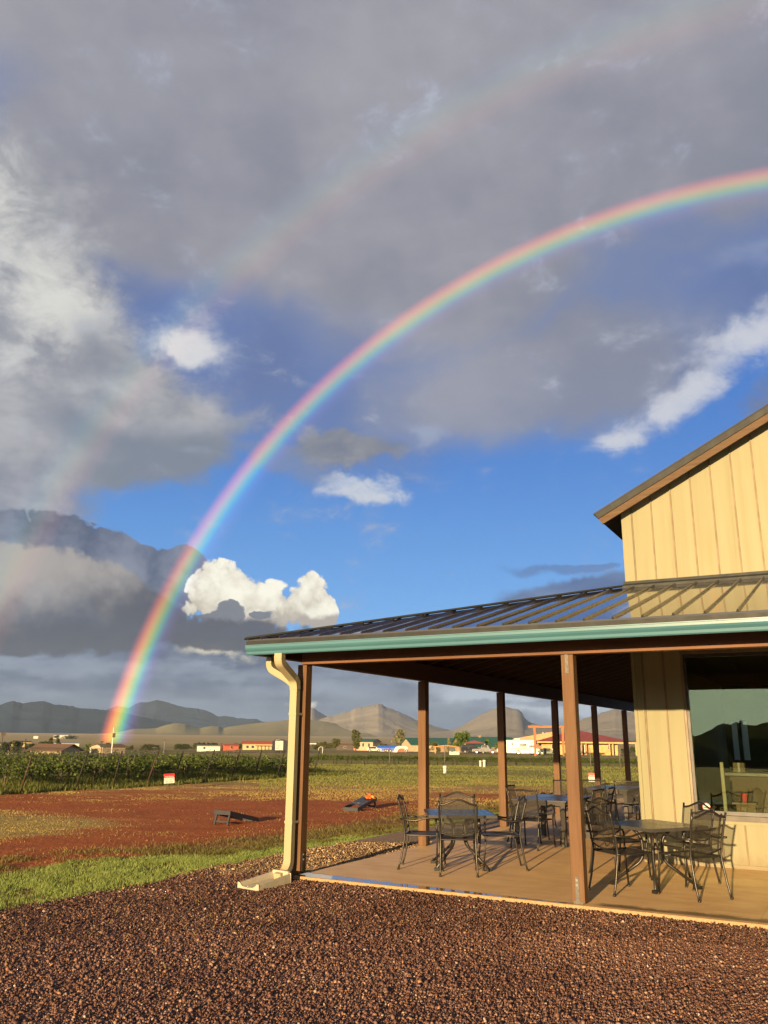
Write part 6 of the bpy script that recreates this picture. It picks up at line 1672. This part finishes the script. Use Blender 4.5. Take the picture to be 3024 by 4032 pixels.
tree('poplar', 'pale', X2(1395), 0, Y2(258), 420, 'pale faded tall tree behind the blue tarpaulin', 1.45)
tree('round', 'green', X3(393), 0, Y3(226), 215, 'tall green tree between the green roofed barn and house')
tree('bush', 'olive', X3(202), 0, Y3(290), 230, 'wide olive bush in front of the green roofed barn', .8)
tree('cone', 'pale', X3(300), 0, Y3(278), 230, 'pointed pale tree in front of the low green shed', 1.0)
tree('cone', 'green', X6(895), 0, Y6(188), 230, 'pointed green tree right of the red gazebo', .9)
tree('round', 'green', X6(1040), 0, Y6(235), 190, 'low green tree against the third porch post', 1.1)
tree('round', 'dark', X2(710), 0, Y2(375), 260, 'dark low tree right beside the white flat shelter', 1.2)
tree('bush', 'olive', X2(1240), 0, Y2(352), 380, 'greyish bush right of the tan metal barn', .9)
tree('bush', 'dark', X2(1290), 0, Y2(360), 380, 'dark bush behind the blue tarpaulin', .9)
tree('bush', 'dark', X2(1460), 0, Y2(368), 330, 'dark bush behind the white gooseneck trailer', .7)
for i, (x, y) in enumerate(((740, 352), (775, 348), (805, 362), (835, 360))): tree('round', 'olive', X2(x), 0, Y2(y), 430, 'greyish tree in the cluster between the shelter and the round tree', 1.1, 'greyish trees in the middle distance')
LT = [('dark', 'round', 215, 238, 1.0, 'dark tree between the yellow house and the tall house'), ('dark', 'round', 80, 245, .9, 'dark tree behind the yellow house, near the left edge'), ('dark', 'bush', 30, 258, .9, 'dark bush at the left edge behind the white trailer home'),
      ('dark', 'round', 400, 272, .9, 'dark small tree just right of the dark utility pole'), ('dark', 'round', 440, 280, .9, 'dark low tree, second right of the utility pole'), ('olive', 'round', 550, 246, .9, 'rounded olive tree left of the brown roofed farmhouse'),
      ('olive', 'cone', 655, 220, 1.3, 'tallest broad cone tree behind the brown roofed farmhouse'), ('olive', 'cone', 748, 230, 1.2, 'pointed cone tree behind the ridge of the farmhouse'), ('dark', 'bush', 500, 285, .8, 'dark bush between the utility pole and the farmhouse'), ('dark', 'bush', 955, 288, .9, 'dark bush right of the farmhouse roof'),
      ('green', 'round', 1165, 285, 1.0, 'green tree left of the dark signboard'), ('olive', 'bush', 1230, 305, .8, 'olive bush touching the dark signboard'), ('dark', 'round', 1420, 268, 1.1, 'dark tree behind the cream cottage'), ('green', 'bush', 1525, 300, .7, 'green bush right of the white light pole')]
for tone, shp, x, y, wd_, l in LT: tree(shp, tone, X5(x), 0, Y5(y), 250 if x > 1100 else 310, l, wd_)
for i, (x0, x1, n_, yt) in enumerate(((780, 860, 7, 383), (960, 1030, 6, 383), (1055, 1180, 9, 372), (1260, 1340, 6, 380), (700, 720, 2, 386))):
    for k in range(n_): tree('round' if k % 2 else 'bush', 'dark', X1(x0 + (x1 - x0) * (k + .5) / n_), 0, Y1(yt + random.uniform(-3, 5)), 560, 'small dark tree in the far tree lines of the valley', random.uniform(.8, 1.2), 'small dark trees in the far tree lines')
tree('round', 'dark', X1(1522), 0, Y1(353), 480, 'dark tree behind the white notice panel', 1.2)
for x in (725, 850, 890, 940): tree('bush', 'dark', X5(x), 0, Y5(170 + random.uniform(0, 8)), 1650, 'dark tree beside the lone ranch house on the plain', 1.6, 'dark trees round the lone ranch house')
for x, y in ((1660, 330), (1590, 345)): tree('bush', 'dark', X3(x - 60), 0, Y3(y), 330, 'dark tree far behind the right end of the apricot house', 1.2, 'dark trees behind the apricot house')
for k, x in enumerate((1065, 1120, 1300, 1330, 1360, 960)): tree('bush', 'green', X3(x), 0, Y3(372 + (k % 3) * 4), 150, 'low garden shrub in front of the apricot house', .9, 'low garden shrubs by the apricot house')
# trees on the sun side, mirrored in the dark window
for k, (azd, r_, h_, sh) in enumerate(((222, 90, 6.5, 'round'), (216, 120, 5, 'cone'), (230, 110, 7, 'round'), (209, 100, 4.5, 'round'), (238, 100, 5, 'round'), (205, 140, 5.5, 'cone'))):
    o = copy_tree(TREE_PROTO[('round', 'dark')][0] if sh == 'round' else TREE_PROTO[('cone', 'olive')][0]); o.name = 'broadleaf_tree' if sh == 'round' else 'conifer_tree'
    o.location = (r_ * math.sin(rad(azd)), r_ * math.cos(rad(azd)), 0); o.scale = (h_ * .8, h_ * .8, h_)
    tag(o, 'dark tree behind the viewer, mirrored in the porch window', 'tree', 'trees mirrored in the window')
HAZE = 3.6e-5

# ------------------------------------------------------------------ rainbows: bows of lit rain round the antisolar point
def bow(name, label, r0, r1, stops, dist, phi0, phi1, alpha, fade):
    ax = Vector((-sun_dir.x, -sun_dir.y, -sun_dir.z)); e1 = Vector((ax.y, -ax.x, 0)).normalized(); e2 = e1.cross(ax).normalized()
    if e2.z < 0: e2 = -e2
    n, m_ = 160, 24; vs, tone, ph = [], [], []
    for i in range(n + 1):
        phi = rad(phi0 + (phi1 - phi0) * i / n)
        for j in range(m_ + 1):
            rho = rad(r0 + (r1 - r0) * j / m_)
            d = ax * math.cos(rho) + (e1 * math.cos(phi) + e2 * math.sin(phi)) * math.sin(rho)
            vs.append(Vector((0, 0, CZ)) + d * dist); tone.append(j / m_); ph.append(max(0, vs[-1].z / dist))
    fs = np.array([(i * (m_ + 1) + j, i * (m_ + 1) + j + 1, (i + 1) * (m_ + 1) + j + 1, (i + 1) * (m_ + 1) + j) for i in range(n) for j in range(m_)])
    mt = bpy.data.materials.new(name); mt.use_nodes = True; nt = mt.node_tree; nt.nodes.clear()
    out = nt.nodes.new('ShaderNodeOutputMaterial'); at_ = nt.nodes.new('ShaderNodeAttribute'); at_.attribute_name = 'tone'
    rp = nt.nodes.new('ShaderNodeValToRGB'); rp.color_ramp.interpolation = 'B_SPLINE'; e = rp.color_ramp.elements
    while len(e) < len(stops): e.new(.5)
    for q, (p_, c) in zip(e, stops): q.position = p_; q.color = (*c, 1)
    nt.links.new(at_.outputs['Fac'], rp.inputs[0])
    em = nt.nodes.new('ShaderNodeEmission'); tr = nt.nodes.new('ShaderNodeBsdfTransparent'); ad = nt.nodes.new('ShaderNodeAddShader')
    nt.links.new(rp.outputs[0], em.inputs[0])
    g = nt.nodes.new('ShaderNodeNewGeometry'); _, _, z = sepxyz(nt, Val(nt, g.outputs['Position']))
    # the rain is thicker low down, so the foot of the bow is stronger
    s = fade(z / dist)
    nt.links.new((s * alpha).k, em.inputs[1])
    nt.links.new(em.outputs[0], ad.inputs[0]); nt.links.new(tr.outputs[0], ad.inputs[1]); nt.links.new(ad.outputs[0], out.inputs[0])
    o = mesh_np(name, [tuple(v) for v in vs], fs, mt, cols=tone, smooth=True)
    return tag(o, label, 'rainbow')
K0 = (0, 0, 0)
P1 = [(0, K0), (.16, (.03, .015, .05)), (.28, (.07, .035, .16)), (.38, (.03, .15, .28)), (.47, (.08, .40, .26)), (.56, (.26, .48, .06)), (.66, (.70, .44, .04)), (.76, (.85, .22, .03)), (.86, (.48, .05, .03)), (.94, (.11, .02, .025)), (1, K0)]
bow('rainbow', 'bright primary rainbow rising from the valley and arching over the porch', 40.55, 42.85, P1, 330, -60, 200, .86 / XF, lambda z: z.ss(-.02, .18, 1.35, .62) * z.ss(.3, .62, 1, .85) * z.ss(-.008, .004))
P2 = [(0, K0), (.2, (.26, .07, .05)), (.4, (.34, .22, .08)), (.58, (.14, .26, .13)), (.75, (.06, .16, .20)), (1, K0)]
bow('rainbow', 'faint secondary rainbow outside the bright one, with its colours reversed', 50.0, 53.3, P2, 335, -60, 200, 0.23 / XF, lambda z: z.ss(-.02, .5, 1.2, .8) * z.ss(.0, .03))

# ------------------------------------------------------------------ haze over the whole valley
hz = MB().box(-9800, -2500, -75, 9800, 10200, 420).build('haze', None)
tag(hz, kind='stuff'); hz['label'] = 'thin pale haze lying over the valley'; hz['category'] = 'haze'
hm = bpy.data.materials.new('haze'); hm.use_nodes = True; nt = hm.node_tree; nt.nodes.clear()
out = nt.nodes.new('ShaderNodeOutputMaterial'); pv = nt.nodes.new('ShaderNodeVolumePrincipled')
pv.inputs['Color'].default_value = (.50, .68, .95, 1); pv.inputs['Density'].default_value = HAZE; pv.inputs['Anisotropy'].default_value = 0.0
nt.links.new(pv.outputs[0], out.inputs['Volume']); hz.data.materials.append(hm)
